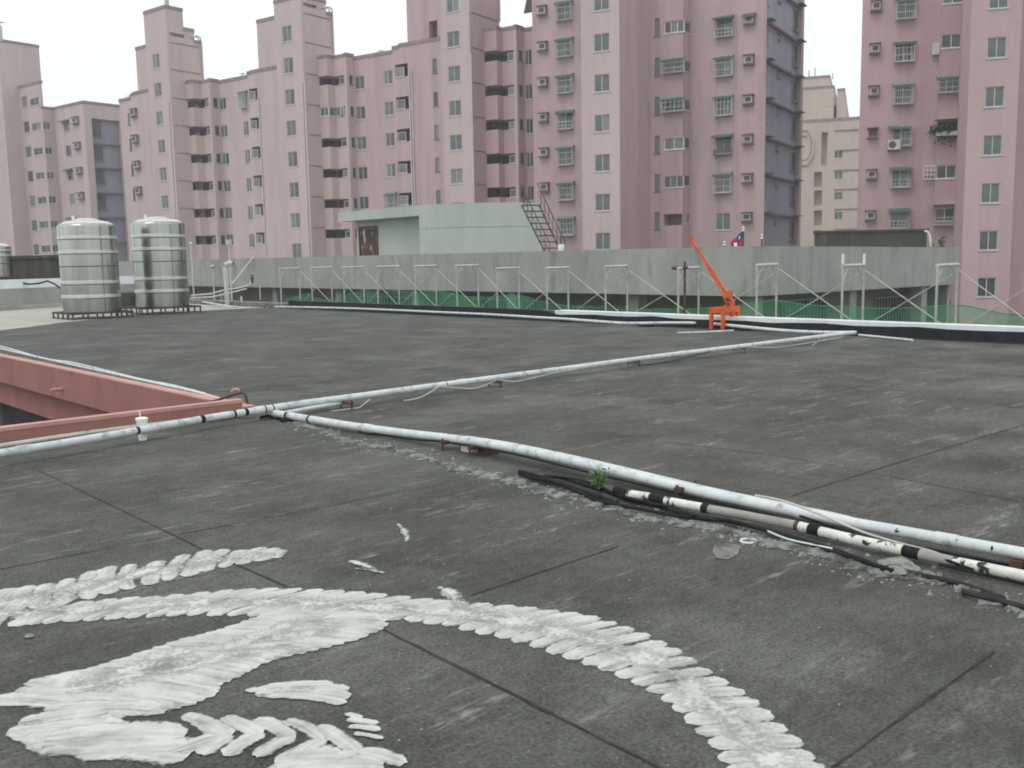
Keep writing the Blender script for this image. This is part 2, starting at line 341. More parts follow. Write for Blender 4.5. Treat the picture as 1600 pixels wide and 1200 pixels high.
g = MB(); g.box(XK, 18.28, yw0+.003, 31.8, -.3, ZK-.02); g.build('mossy_coping', KERBD, kerb)
g = MB(); g.box(XK-.3, 18.28, 31.803, 44, -.3, .16)
g.build('bare_concrete_coping', MORTAR, kerb)

# ---- red light well
well = thing('light_well', 'red brown walled light well sunk into the roof at left', 'light well', (0, YW, 0))
zt = .185; zf = .085
g = MB(); g.box(-12, 4.74, YW, YW+.1, -1.0, zt-.035); g.build('near_parapet', REDW, well)
g = MB(); g.box(-12, 4.745, YW-.006, YW+.106, zt-.034, zt); g.build('near_coping', REDT, well)
g = MB(); g.box(4.81, XW-.004, YW+.11, 40, -.39, zf-.02); g.build('far_parapet', REDW, well)
g = MB(); g.box(4.805, XW, YW+.108, 40, zf-.019, zf); g.build('far_coping', REDT, well)
g = MB(); g.box(5.0, XW+.3, YW+.12, 40, -.86, -.392); g.build('lower_beam', REDW, well)
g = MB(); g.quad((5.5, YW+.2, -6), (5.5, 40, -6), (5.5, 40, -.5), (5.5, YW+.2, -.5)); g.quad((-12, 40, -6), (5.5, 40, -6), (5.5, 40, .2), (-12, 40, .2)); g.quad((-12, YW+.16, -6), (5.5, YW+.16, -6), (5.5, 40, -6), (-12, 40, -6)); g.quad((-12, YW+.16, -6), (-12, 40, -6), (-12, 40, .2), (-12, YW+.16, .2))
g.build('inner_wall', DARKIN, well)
for y in (15.2, 17.1, 21.0):
    g = MB(); g.box(5.3, 5.36, y, y+.06, -4, -.862); g.build('mullion', TANC, well)
p = hX(97, 608, 4.81); g = MB(); g.tube([p+np.array([.02, 0, 0]), p-np.array([.16, 0, .0])], .028, 10); g.build('drain_stub', REDT, well)

# ================================================================ FACADES
class Wall:
    def __init__(s, A, B, zb, zt):        # plan points, left to right as seen
        s.A = np.array(A); d = np.array(B)-s.A; s.len = float(np.linalg.norm(d)); s.t = d/s.len
        n = np.array([s.t[1], -s.t[0]]); s.n = n if n@(-s.A) > 0 else -n
        s.zb, s.tops, s.op = zb, [(s.len, zt)], []
        s.rz = math.atan2(s.t[1], s.t[0])
    def hit(s, x, y):
        p = hP(x, y, s.A, s.t); return float((p[:2]-s.A)@s.t), float(p[2])
    def P(s, a, z, d=0.0): return (s.A[0]+s.t[0]*a+s.n[0]*d, s.A[1]+s.t[1]*a+s.n[1]*d, z)
    def top(s, a):
        for e, z in s.tops:
            if a <= e+1e-6: return z
        return s.tops[-1][1]
    def cut(s, a0, a1, z0, z1, depth=.16, back=False):
        s.op.append((max(a0, .02), min(a1, s.len-.02), z0, z1, depth, back))
    def emit(s, mb, mi=0, bmi=0):
        S = {0.0, s.len}; Z = {s.zb}
        for e, z in s.tops: S.add(e); Z.add(z)
        for o in s.op: S |= {o[0], o[1]}; Z |= {o[2], o[3]}
        S, Z = sorted(S), sorted(Z)
        for i in range(len(S)-1):
            if S[i+1]-S[i] < 1e-5: continue
            a = (S[i]+S[i+1])/2; run = None
            for j in range(len(Z)-1):
                z = (Z[j]+Z[j+1])/2
                solid = z < s.top(a) and not any(o[0] < a < o[1] and o[2] < z < o[3] for o in s.op)
                if solid and run is None: run = Z[j]
                if run is not None and (not solid or j == len(Z)-2):
                    e = Z[j+1] if solid else Z[j]
                    mb.quad(s.P(S[i], run), s.P(S[i+1], run), s.P(S[i+1], e), s.P(S[i], e), mi); run = None
        for a0, a1, z0, z1, dp, back in s.op:
            q = [(a0, z0), (a1, z0), (a1, z1), (a0, z1)]
            for k in range(4):
                u, w = q[k], q[(k+1) % 4]; mb.quad(s.P(*u), s.P(*w), s.P(*w, -dp), s.P(*u, -dp), mi)
            if back: mb.quad(*[s.P(*u, -dp) for u in q], bmi)
    def cap(s, mb, h=.28, out=.05):
        a = 0
        for e, z in s.tops:
            mb.obox(s.A, s.t, s.n, a-.03, e+.03, -.3, out, z-h, z+.03); a = e
    def col(s, pt, pb, n, w, h):          # a column of n equal storeys between a top and a bottom pixel
        a0, z0 = s.hit(*pt); a1, z1 = s.hit(*pb); a = (a0+a1)/2
        mid = ((pt[0]+pb[0])/2, (pt[1]+pb[1])/2)
        W = abs(s.hit(mid[0]+w/2, mid[1])[0]-s.hit(mid[0]-w/2, mid[1])[0]); Hh = abs(s.hit(mid[0], mid[1]-h/2)[1]-s.hit(mid[0], mid[1]+h/2)[1])
        return [(a, z0+(z1-z0)*k/max(1, n-1), round(W, 2), round(Hh, 2)) for k in range(n)]
class Caps:
    def __init__(s): s.l = []
    def obox(s, *a): m_ = MB(); m_.obox(*a); s.l.append(m_)
    def prism(s, *a): m_ = MB(); m_.prism(*a); s.l.append(m_)
    def build(s, name, m, parent):
        for k in s.l: k.build(name, m, parent)
MESH = {}
def shared(key, fn):
    if key not in MESH: MESH[key] = fn()
    return MESH[key]
def frame_mesh(w, h, n, m, b=.055):
    def f():
        g = MB(); y0, y1 = .05, .12
        g.box(-w/2, w/2, y0, y1, -h/2, -h/2+b); g.box(-w/2, w/2, y0, y1, h/2-b, h/2)
        for k in range(n+1):
            x = -w/2+b/2+(w-b)*k/n; g.box(x-b/2, x+b/2, y0+.002, y1-.002, -h/2+b, h/2-b)
        g.box(-w/2-.08, w/2+.08, -.05, y0-.002, -h/2-.07, -h/2)
        return g.mesh('window', m)
    return shared(('fr', w, h, n, m.name, b), f)
def pane_mesh(w, h, n, k, m):
    def f():
        g = MB(); ww = w/n; x = -w/2+ww*k; y = .09+.02*(k % 2); g.box(x+.01, x+ww-.01, y, y+.012, -h/2+.03, h/2-.03); return g.mesh('pane', m)
    return shared(('pa', w, h, n, k, m.name), f)
def window(bld, wl, a, z, w, h, n=2, fr=None, gl=None, cut=True):
    fr = fr or FRAME
    if cut: wl.cut(a-w/2, a+w/2, z-h/2, z+h/2, .16, True)
    o = inst('window', frame_mesh(w, h, n, fr), bld, wl.P(a, z), wl.rz)
    dark = rnd.random()
    for k in range(n):
        m = gl or GLASS[0 if rnd.random() < .5 else (3 if rnd.random() < .4 else 2)]
        if (gl is None or n == 2) and dark < .24 and k == n-1: m = GLASS[1]
        sub('pane', pane_mesh(w, h, n, k, m), o)
    return o
def cage_mesh(w, h, z0, z1, style, m):
    def f():
        g = MB(); d = .42; b = .05; W = w/2+.09; lo, hi = -h/2-.12+z0*(h+.24), -h/2-.12+z1*(h+.24)
        for z in (lo, hi-b): g.box(-W, W, -d, -d+b, z, z+b); g.box(-W, -W+b, -d+b, 0, z, z+b); g.box(W-b, W, -d+b, 0, z, z+b)
        for x in (-W, W-b): g.box(x, x+b, -d+.002, -d+b-.002, lo+b, hi-b)
        g.box(-W+b, W-b, -d+b, -.005, lo, lo+.02)
        nb = 9 if style == 'bars' else 5
        tt = .022 if style == 'bars' else .035
        for k in range(1, nb):
            x = -W+2*W*k/nb; g.box(x-tt/2, x+tt/2, -d+.012, -d+.036, lo+b, hi-b)
        for k in range(1, 4):
            y = -d+d*k/4; g.box(-W+.01, -W+.035, y-.01, y+.01, lo+b, hi-b); g.box(W-.035, W-.01, y-.01, y+.01, lo+b, hi-b)
        for k in range(1, 3 if hi-lo > .8 else 2):
            z = lo+(hi-lo)*k/(3 if hi-lo > .8 else 2); g.box(-W+b, W-b, -d+.006, -d+.042, z-.018, z+.018)
        return g.mesh('window_cage', m)
    return shared(('cg', w, h, z0, z1, style, m.name), f)
def awning_mesh(w, d, m):
    def f():
        g = MB(); W = w/2+.16
        g.hexa([(-W, -d, -.2), (W, -d, -.2), (W, 0, -.02), (-W, 0, -.02), (-W, -d, -.17), (W, -d, -.17), (W, 0, .03), (-W, 0, .03)])
        g.box(-W, W, -d-.004, -d+.012, -.30, -.172)
        return g.mesh('awning', m)
    return shared(('aw', w, d, m.name), f)
def cage(bld, wl, a, z, w, h, z0=0.0, z1=1.0, style='bars', awn=True, bars=True, m=None, ad=.42):
    if bars:
        c = inst('window_cage', cage_mesh(w, h, z0, z1, style, m or CAGEM), bld, wl.P(a, z), wl.rz)
        if awn:
            k = sub('awning', awning_mesh(w, ad, GREENAWN), c); k.location = (0, 0, h/2+.17)
    elif awn: inst('awning', awning_mesh(w, ad, GREENAWN), bld, wl.P(a, z+h/2+.14), wl.rz)
def ac_meshes(w, h):
    def f1():
        g = MB(); g.box(-w*.36, w*.36, -.30, .1, -h*.32, h*.32); return g.mesh('air_conditioner', ACM)
    def f2():
        g = MB(); g.box(-w*.27, w*.27, -.312, -.303, -h*.22, h*.22)
        for k in range(5):
            z = -h*.18+h*.36*k/4; g.box(-w*.26, w*.26, -.322, -.313, z-.012, z+.012)
        return g.mesh('grille', ACG)
    def f3():
        g = MB(); g.box(-w*.52, w*.52, -.40, 0, h*.38, h*.38+.09); g.box(-w*.52, w*.52, -.38, 0, -h*.40-.09, -h*.40); g.box(w*.40, w*.46, -.2, 0, -h*.42, h*.4); return g.mesh('sleeve', SLEEVE)
    return shared(('a1', w, h), f1), shared(('a2', w, h), f2), shared(('a3', w, h), f3)
def aircon(bld, wl, a, z, w, h, unit=True, awn=False):
    m1, m2, m3 = ac_meshes(w, h)
    if unit:
        o = inst('air_conditioner', m1, bld, wl.P(a, z), wl.rz); sub('grille', m2, o); sub('sleeve', m3, o)
        if awn: sub('awning', awning_mesh(w*.8, .5, GREENAWN), o).location = (0, 0, h*.55)
    else:
        wl.cut(a-w*.36, a+w*.36, z-h*.38, z+h*.38, .5, True); inst('sleeve', m3, bld, wl.P(a, z), wl.rz)
def closed(mb, pts, zb, zt, mi=0):        # hidden sides and roof that close a volume
    mb.prism(pts, zb, zt, mi)
# ================================================================ THE STEPPED TOWERS (a pier with stair windows, a lower wing left of it, zigzag balconies right)
def tower(label, d, La, Ra, corner, pier_l, low_l, low_tops, tw_r, bay_px, ztop_px, sub_l, sub_top, steps, W, mats):
    Ld, Rd = az(La), az(Ra); wm, pm = mats
    C = at(*corner, d); Pl = walk(C, Ld, *pier_l); Lp = Pl+Rd*.45
    A0 = walk(C, Rd, *bay_px[0]); A1 = walk(A0, Ld, *bay_px[1]); B1 = walk(A1, Rd, *bay_px[2]); C1 = walk(B1, Ld, *bay_px[3]); D1 = walk(C1, Rd, *bay_px[4])
    Le = walk(Lp, Ld, *low_l); Te = walk(C, Rd, *tw_r)
    bld = thing('apartment_tower', label, 'apartment block', (C[0], C[1], GZ))
    g = MB(); cp = Caps()
    low = Wall(Le, Lp, GZ, 10); low.tops = [(low.hit(x, y)[0], low.hit(x, y)[1]) for x, y in low_tops]; low.tops[-1] = (low.len, low.tops[-1][1])
    pier = Wall(Pl, C, GZ, 10); pier.tops = [(pier.len, pier.hit(*ztop_px)[1])]
    Rw = Wall(C, Te, GZ, 10); rt = []
    for x, y in steps: s_, z_ = Rw.hit(x, y); rt.append((s_, z_))
    rt[-1] = (Rw.len, rt[-1][1]); rt[0] = (rt[0][0], pier.tops[0][1]); Rw.tops = rt
    for kind, pt, pb, n, w, h in W['low']:
        for i, (a, z, ww, hh) in enumerate(low.col(pt, pb, n, w, h)):
            if kind == 'win': window(bld, low, a, z, ww, hh, 2 if ww > 1 else 1)
            elif kind == 'slit': window(bld, low, a, z, ww, hh, 1, fr=DARKFR)
            elif kind == 'ac': aircon(bld, low, a, z, ww, hh)
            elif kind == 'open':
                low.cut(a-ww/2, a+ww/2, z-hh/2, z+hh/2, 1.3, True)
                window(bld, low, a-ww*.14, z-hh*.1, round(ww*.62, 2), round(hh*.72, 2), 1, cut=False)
            elif kind == 'cage': window(bld, low, a, z, ww, hh, 2); cage(bld, low, a, z, ww, hh, style='lattice' if i % 2 else 'bars', m=FRAME)
            elif kind == 'mixed':
                window(bld, low, a, z, ww, hh, 2)
                if i in W.get('mix', ()): cage(bld, low, a, z, ww, hh, 0, .45 if i % 2 else 1.0, awn=True, m=CAGEM)
    for pt, pb, n, w, h in W['pier']:
        for a, z, ww, hh in pier.col(pt, pb, n, w, h): window(bld, pier, a, z, ww, hh, 2)
    # thin shadow joints across the right face
    zs = []
    for x, y in W['grooves']:
        s_, z_ = Rw.hit(x, y); Rw.cut(.28, min(Rw.len-.35, 5.5), z_-.09, z_+.09, .12, True)
    for x, y in W.get('slots', ()):
        s_, z_ = Rw.hit(x, y); Rw.cut(.3, 1.9, z_-.16, z_+.16, .4, True)
    Rw.cut(float(np.linalg.norm(A0-C))+.12, Rw.len-.02, GZ+1, Wall(A0, A1, GZ, 10).hit(*W['baytop'])[1]-.6, .01)
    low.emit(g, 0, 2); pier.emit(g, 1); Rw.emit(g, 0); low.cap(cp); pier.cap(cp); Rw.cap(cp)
    g.quad((*Lp, GZ), (*Pl, GZ), (*Pl, pier.tops[0][1]), (*Lp, pier.tops[0][1]), 0)
    # set back left half of the tower, then hidden sides and roofs
    S0 = Lp+Rd*.9; Sl = walk(S0, Ld, *sub_l); sw = Wall(Sl, S0, low.tops[-1][1]-2, 10); sw.tops = [(sw.len, sw.hit(*sub_top)[1])]
    if W.get('roofdoor'):
        a, z = sw.hit(*W['roofdoor']); sw.cut(a-.45, a+.45, z-1, z+.9, .5, True)
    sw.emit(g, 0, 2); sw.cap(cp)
    bk = Rd*(Rw.len)
    zp, zs_ = pier.tops[0][1], sw.tops[0][1]
    for a, b, z in ((Sl, Sl+bk-Rd*1.35, zs_), (Sl+bk-Rd*1.35, Te, zs_), (Pl, Pl+bk, zp), (Pl+bk, Te, max(z for _, z in rt[1:]+[rt[0]]) if False else rt[-1][1])):
        g.quad((*a, GZ), (*b, GZ), (*b, z), (*a, z), 0)
    g.poly([(*Pl, zp-.3), (*C, zp-.3), (*(C+Rd*rt[0][0]), zp-.3), (*(Pl+Rd*rt[0][0]), zp-.3)], 0)
    e0 = C+Rd*rt[0][0]; e1 = Pl+Rd*rt[0][0]; g.quad((*e0, rt[-1][1]-.3), (*e1, rt[-1][1]-.3), (*e1, zp), (*e0, zp), 0)
    zz = rt[1][1] if len(rt) > 1 else zp
    if len(rt) > 1:
        e2 = C+Rd*rt[1][0]; e3 = Pl+Rd*rt[1][0]; g.quad((*e0, zz-.2), (*e2, zz-.2), (*e3, zz-.2), (*e1, zz-.2), 0); g.quad((*e2, GZ), (*e3, GZ), (*e3, zz), (*e2, zz), 0)
    zl = min(z for _, z in low.tops)-.5
    g.poly([(*Le, zl), (*Lp, zl), (*(Lp+Rd*9), zl), (*(Le+Rd*9), zl)], 0); g.quad((*Le, GZ), (*(Le+Rd*9), GZ), (*(Le+Rd*9), zl+.5), (*Le, zl+.5), 0); g.quad((*(Lp+Rd*9), GZ), (*(Le+Rd*9), GZ), (*(Le+Rd*9), zl), (*(Lp+Rd*9), zl), 0)
    # balconies: solid bands following the zigzag, open strips between, back wall behind
    cw = Wall(B1, C1, GZ, 10); Lw = Wall(A0, A1, GZ, 10); ztb = Lw.hit(*W['baytop'])[1]
    ops = cw.col(*W['bay'])
    poly = [A0, A1, B1, C1]; wv = (Ld+Rd); wv = wv/np.linalg.norm(wv)*2.2
    pol = poly+[p+wv for p in reversed(poly)]
    zlast = ztb
    for a, z, ww, hh in ops:
        q = MB(); q.prism(pol, z+hh/2, zlast); q.build('balcony', wm, bld); zlast = z-hh/2
        if zlast < ops[-1][1]: break
    q = MB(); q.prism(pol, GZ, zlast); q.build('balcony', wm, bld)
    for k in range(3): g.quad((*(poly[k]+wv*.99), GZ), (*(poly[k+1]+wv*.99), GZ), (*(poly[k+1]+wv*.99), ztb-.5), (*(poly[k]+wv*.99), ztb-.5), 2)  # back wall: dark doors and recess shade share one painted tone
    g.quad((*A0, GZ), (*(A0+wv), GZ), (*(A0+wv), ztb-.5), (*A0, ztb-.5), 2); g.quad((*C1, GZ), (*(C1+wv), GZ), (*(C1+wv), ztb-.5), (*C1, ztb-.5), 0)  # first side wall coloured dark to paint in the recess shade
    off = -wv/2.2*.07
    cp.prism([p+off for p in poly]+[p+wv*.2 for p in reversed(poly)], ztb+.001, ztb+.06); cp.prism([p+off for p in poly]+[p-off*.1 for p in reversed(poly)], ztb-.22, ztb)
    q = MB(); q.obox(C1, cw.t, cw.n, -.26, .06, -.3, .06, GZ, ztb-.3); q.build('pillar', pm, bld)
    for i, (a, z, ww, hh) in enumerate(ops):
        if i in W.get('enclosed', ()):
            for u, v_ in ((0.02, .36), (.36, .98)):
                pass
            wA = Wall(A0, A1, GZ, 9); window(bld, wA, wA.len/2, z, round(wA.len*.98, 2), round(hh*.98, 2), 2, fr=WHITEP, cut=False)
            window(bld, cw, cw.len*.34, z, round(cw.len*.62, 2), round(hh*.98, 2), 2, fr=WHITEP, cut=False)
            wB = Wall(A1, B1, GZ, 9); window(bld, wB, wB.len/2, z, round(wB.len*.95, 2), round(hh*.98, 2), 1, fr=WHITEP, cut=False)
        window(bld, cw, cw.len*.68-.1, z-hh*.1, round(cw.len*.5, 2), round(hh*.78, 2), 1, cut=False)
        if i in W.get('things', ()):
            q = MB(); p = cw.P(cw.len*.25, z-hh*.3, -.5); q.tube([p, (p[0], p[1], p[2]+.55)], .05, 6); q.tube([(p[0], p[1], p[2]+.5), (p[0]+.5*cw.t[0], p[1]+.5*cw.t[1], p[2]+.6)], .04, 6); q.build('laundry_pole', WHITEP, bld)
    # strip D with dark slit openings
    dw = Wall(C1, D1, GZ, ztb+.1)
    for a, z, ww, hh in ops: window(bld, dw, dw.len*.5, z, round(dw.len*.66, 2), round(hh*1.05, 2), 1, fr=DARKFR, gl=GLASS[1])
    dw.emit(g, 0); dw.cap(cp)
    if W.get('ewall'):
        (x0, y0), cols = W['ewall']; ew = Wall(D1, walk(D1, Ld, x0, y0), GZ, ztb)
        for a, z, ww, hh in ew.col(*cols): window(bld, ew, a, z, ww, hh, 2)
        ew.emit(g, 0); ew.cap(cp)
    g.poly([(*p, ztb-.5) for p in (A0, A1, B1, C1, D1, D1+wv*3, A0+wv*3)], 0)
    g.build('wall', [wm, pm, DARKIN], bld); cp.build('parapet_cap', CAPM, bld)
    for pts in W['pipes']:
        q = MB(); (x0, y0), (x1, y1), which = pts; wl = {'low': low, 'pier': pier, 'R': Rw}[which]; a0, z0 = wl.hit(x0, y0); a1, z1 = wl.hit(x1, y1)
        a = (a0+a1)/2; q.tube([wl.P(a, z0, .09), wl.P(a, z1, .09)], .06, 8); q.build('drain_pipe', PIPEP, bld)
    if W.get('goose'):
        x, y = W['goose']; a = Rw.len-.15; s_, z = Rw.hit(x, y); zb = Rw.hit(x, y+75)[1]
        for o_ in (0, -.35):
            q = MB(); q.tube([Rw.P(a-1.1, z-.25, .1+o_), Rw.P(a-.4, z, .1+o_), Rw.P(a, z-.1, .1+o_), Rw.P(a+.1, z-.5, .1+o_), Rw.P(a+.1, zb, .1+o_)], .07, 8, cap=True); q.build('riser_pipe', FRAME, bld)
    if W.get('mast'):
        x, y0, y1 = W['mast']; p = C+(Pl-C)*.08+Rd*.4; a, z0 = pier.hit(x, y1); q = MB(); q.tube([(*p, zp-.3), (*p, pier.hit(x, y0)[1])], .22, 10); q.build('roof_mast', FRAME, bld)
    for wl, lst in ((low, W.get('aerials', ())),):
        for x, y in lst:
            a, z = wl.hit(x, y); q = MB(); p0 = wl.P(a, z-1.2, -.6); p1 = wl.P(a, z, -.6); q.tube([p0, p1], .03, 5); q.tube([wl.P(a-.35, z-.05, -.6), wl.P(a+.35, z-.05, -.6)], .02, 4)
            for k in (-.25, 0, .25): q.tube([wl.P(a+k, z-.05, -.9), wl.P(a+k, z-.05, -.3)], .015, 4)
            q.build('aerial', DARKFR, bld)
    return bld, D1, Le
def depth_of(P): return float(P@_f2)

W3 = dict(low=[('win', (562, 129), (568, 317), 5, 15, 20), ('mixed', (607, 121), (612, 314), 5, 14, 21), ('open', (627.5, 110), (633, 311), 5, 20, 20), ('slit', (679.4, 103), (685, 308), 5, 7, 22)], mix=(4,),
          pier=[((707.3, 6), (714.4, 328), 7, 19, 24)], grooves=[(745, 23), (745, 77), (747, 131), (748, 184), (749, 237), (750, 289)], bay=((795, 87), (801, 300), 5, 20, 16), baytop=(765, 43), things=(1, 3),
          pipes=[((640, 108), (646, 322), 'low'), ((643.5, 108), (649.5, 322), 'low'), ((737, 84), (741.5, 322), 'pier')], ewall=((846, 60), ((825, 90), (829, 302), 5, 11, 23)), roofdoor=(677, 49), aerials=((588, 77),), goose=(783, -40))
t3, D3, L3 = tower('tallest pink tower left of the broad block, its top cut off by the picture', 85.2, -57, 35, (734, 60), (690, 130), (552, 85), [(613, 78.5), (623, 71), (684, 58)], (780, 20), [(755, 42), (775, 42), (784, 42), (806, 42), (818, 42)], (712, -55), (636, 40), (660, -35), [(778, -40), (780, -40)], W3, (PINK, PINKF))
W2 = dict(low=[('win', (348.5, 162), (358, 375), 6, 11, 18), ('slit', (335.5, 161), (344, 374), 6, 6, 15), ('mixed', (382.5, 156), (393, 376), 6, 8, 22), ('open', (397, 147), (405.6, 372), 6, 13, 18)], mix=(0,),
          pier=[((449.4, 52.5), (462.6, 392), 8, 14.5, 24)], grooves=[(495, 26), (497, 71), (490, 117.5), (492, 165), (494, 212), (495, 260), (496, 308), (497, 356)], slots=[(485, 9)],
          bay=((527, 126), (538, 365), 6, 20, 14), baytop=(503, 87), enclosed=(1,), things=(3, 5), pipes=[((407.5, 152), (414, 400), 'low'), ((474.5, 128), (483, 400), 'pier'), ((478.5, 128), (487, 400), 'pier')], aerials=((371, 113),), goose=(521, 13))
W1 = dict(low=[('slit', (202.5, 186), (209, 304), 4, 4, 19), ('ac', (211.5, 176), (217, 298), 4, 9, 13)], pier=[((245.8, 95), (258.5, 359), 7, 10.5, 21)],
          grooves=[(290, 71), (292, 113), (281, 155), (283, 197), (285, 240), (287, 283), (288, 326)], slots=[(276, 55)], bay=((320, 161), (330, 375), 6, 20, 14), baytop=(295, 126), things=(1, 2, 4),
          pipes=[((266, 160), (277, 400), 'pier'), ((270, 160), (281, 400), 'pier')], mast=(255, -8, 12), goose=(317, 58), aerials=((195, 148),))
def chain(d, La, Ra, corner, bay_px, target):
    Ld, Rd = az(La), az(Ra); C = at(*corner, d); P = C
    for k, px in enumerate(bay_px): P = walk(P, Rd if k in (0, 2, 4) else Ld, *px)
    return d*depth_of(target)/depth_of(P)
b2 = [(496, 86), (510, 86), (521, 86), (540, 86), (552, 86)]
d2 = chain(94, -54, 37.5, (474, 100), b2, L3)
t2, D2, L2 = tower('middle pink tower with a white enclosed balcony on its right side', d2, -54, 37.5, (474, 100), (432, 100), (341, 125), [(386, 117.5), (392, 111), (432, 102.5)], (520.5, 60), b2, (440, -2), (401, 40), (414, 28.5), [(509, 8), (520, 21)], W2, (PINKF, PINKF))
b1 = [(290, 126), (300, 126), (313, 126), (327, 126), (341, 126)]
d1 = chain(104, -51.5, 38.3, (263.5, 100), b1, L2)
t1, D1_, L1 = tower('pink tower with stepped top directly behind the two steel tanks', d1, -51.5, 38.3, (263.5, 100), (231, 130), (188, 188), [(204, 151.5), (207, 146), (231, 139)], (316, 90), b1, (241, 13), (212.5, 90), (220, 72), [(285, 16), (303, 46), (316, 65)], W1, (PINKF, PINKF))

# ================================================================ THE BROAD MIDDLE BLOCK
Ld, Rd = az(-62), az(31)
bld = thing('apartment_block', 'broad pink block in the middle with a slate grey side wall', 'apartment block', (*at(968, 100, 72.3), GZ))
C = at(968, 100, 72.3); Pl = walk(C, Ld, 908, 100); ZT = 25.0
K1 = walk(C, Rd, 1016, 100); K2 = walk(K1, Ld, 1067, 100); K3 = walk(K2, Rd, 1079, 100); K4 = walk(K3, Ld, 1197, 100); K5 = walk(K4, Rd, 1255.5, 100)
LfR = at(912, 100, 81.2); LfL = walk(LfR, Ld, 831.5, 40)
g = MB()
lf = Wall(LfL, LfR+(LfR-LfL)*.2, GZ, ZT); pr = Wall(Pl, C, GZ, ZT); rw = Wall(C, K1, GZ, ZT); f1 = Wall(K1, K2, GZ, ZT); f2 = Wall(K2, K3, GZ, ZT); f3 = Wall(K3, K4, GZ, ZT); sl = Wall(K4, K5, GZ, ZT)
for i, (a, z, w, h) in enumerate(lf.col((847, 17), (853, 292), 6, 15, 15)): aircon(bld, lf, a, z, w, h)
for i, (a, z, w, h) in enumerate(lf.col((880, 18), (888, 354), 7, 22, 25)):
    window(bld, lf, a, z, w, h, 2)
    if i in (0, 1, 2, 5): cage(bld, lf, a, z, w, h, style='bars')
    elif i == 3: cage(bld, lf, a, z, w, h, 0, .42, style='lattice'); cage(bld, lf, a, z, w, h, bars=False)
    else: cage(bld, lf, a, z, w, h, style='bars' if i == 4 else 'lattice', m=FRAME, bars=True)
for a, z, w, h in pr.col((937, 2.5), (944.4, 377), 7, 24, 27): window(bld, pr, a, z, w, h, 2, gl=GLASS[0] if rnd.random() < .7 else None)
for a, z, w, h in f1.col((1024.7, 43), (1029, 345), 6, 8, 28): window(bld, f1, a, z, w, h, 1, gl=GLASS[2], fr=DARKFR)
for i, (a, z, w, h) in enumerate(f1.col((1050, 42), (1055.5, 343), 6, 31, 18)):
    if i == 5: f1.cut(a-w/2, a+w/2, z-h/2, z+h/2, 1.6, True)
    else: window(bld, f1, a, z, w, h, 3 if i in (0, 4) else 2, fr=WHITEP if i in (0, 3) else FRAME, gl=GLASS[2] if i == 3 else None)
    if i == 1: cage(bld, f1, a, z, w, h, style='bars')
    if i == 2: cage(bld, f1, a, z, w, h, style='lattice')
for i, (a, z, w, h) in enumerate(f2.col((1073, 42), (1076, 341), 6, 9, 17)): window(bld, f2, a, z, w, h, 1, gl=GLASS[1])
for i, (a, z, w, h) in enumerate(f3.col((1129, 43), (1132.8, 346), 6, 24, 27)):
    window(bld, f3, a, z, w, h, 2)
    if i in (1, 2, 4): cage(bld, f3, a, z, w, h, style='bars' if i != 2 else 'lattice')
    elif i == 0: cage(bld, f3, a, z, w, h, 0, .42, style='lattice'); cage(bld, f3, a, z, w, h, bars=False, ad=.8)
    elif i == 3: cage(bld, f3, a, z, w, h, 0, .3, style='lattice', awn=False, m=DARKFR); cage(bld, f3, a, z, w, h, bars=False, ad=.8)
for i, (a, z, w, h) in enumerate(f3.col((1168.5, 31), (1170.8, 338.7), 6, 17, 16)): aircon(bld, f3, a, z, w, h, awn=(i == 0))
# slate side: recessed panel with a ledge at every storey
e = .75; zs = [sl.hit(1205, y)[1] for y in (33, 95, 156, 215, 273, 333)]; sp = (zs[0]-zs[-1])/5
sl.cut(.12, sl.len-e, GZ+.5, ZT-.5, .35, True)
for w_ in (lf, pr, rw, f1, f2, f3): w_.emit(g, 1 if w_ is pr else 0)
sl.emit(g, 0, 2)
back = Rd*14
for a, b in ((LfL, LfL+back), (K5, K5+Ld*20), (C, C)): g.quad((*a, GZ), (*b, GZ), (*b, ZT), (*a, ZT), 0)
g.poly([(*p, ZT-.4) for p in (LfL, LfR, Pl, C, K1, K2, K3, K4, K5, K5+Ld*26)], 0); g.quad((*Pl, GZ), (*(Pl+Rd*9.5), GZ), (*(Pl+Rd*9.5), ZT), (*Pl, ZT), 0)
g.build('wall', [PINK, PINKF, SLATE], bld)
for i, z in enumerate([zs[0]+sp]+zs):
    q = MB(); q.obox(sl.A, sl.t, sl.n, .14, sl.len-e-.02, -.348, -.05, z-.16, z); q.build('ledge', SLEEVE, bld)
    q = MB(); q.obox(sl.A, sl.t, sl.n, .2, 1.3, -.33, .35, z-.02, z+.05); q.obox(sl.A, sl.t, sl.n, sl.len-e-1.2, sl.len-e+.25, -.33, .35, z-.02, z+.05); q.build('awning', GREENAWN, bld)
    o = inst('window', frame_mesh(1.0, 1.3, 1, DARKFR), bld, sl.P(.75, z-1.1, -.24), sl.rz); sub('pane', pane_mesh(1.0, 1.3, 1, 0, GLASS[1]), o)
    o = inst('window', frame_mesh(1.3, 1.6, 1, DARKFR), bld, sl.P(sl.len-e-.8, z-1.2, -.24), sl.rz); sub('pane', pane_mesh(1.3, 1.6, 1, 0, GLASS[1]), o)
    o = inst('vent', frame_mesh(.7, .5, 1, DARKFR), bld, sl.P(sl.len*.42, z-.5, -.26), sl.rz); sub('pane', pane_mesh(.7, .5, 1, 0, GLASS[1]), o)
for x in (994, 1003):
    s_, z = rw.hit(x, 200); q = MB(); q.obox(rw.A, rw.t, rw.n, s_-.12, s_+.12, .002, .12, GZ, ZT); q.build('pilaster', PINK, bld)

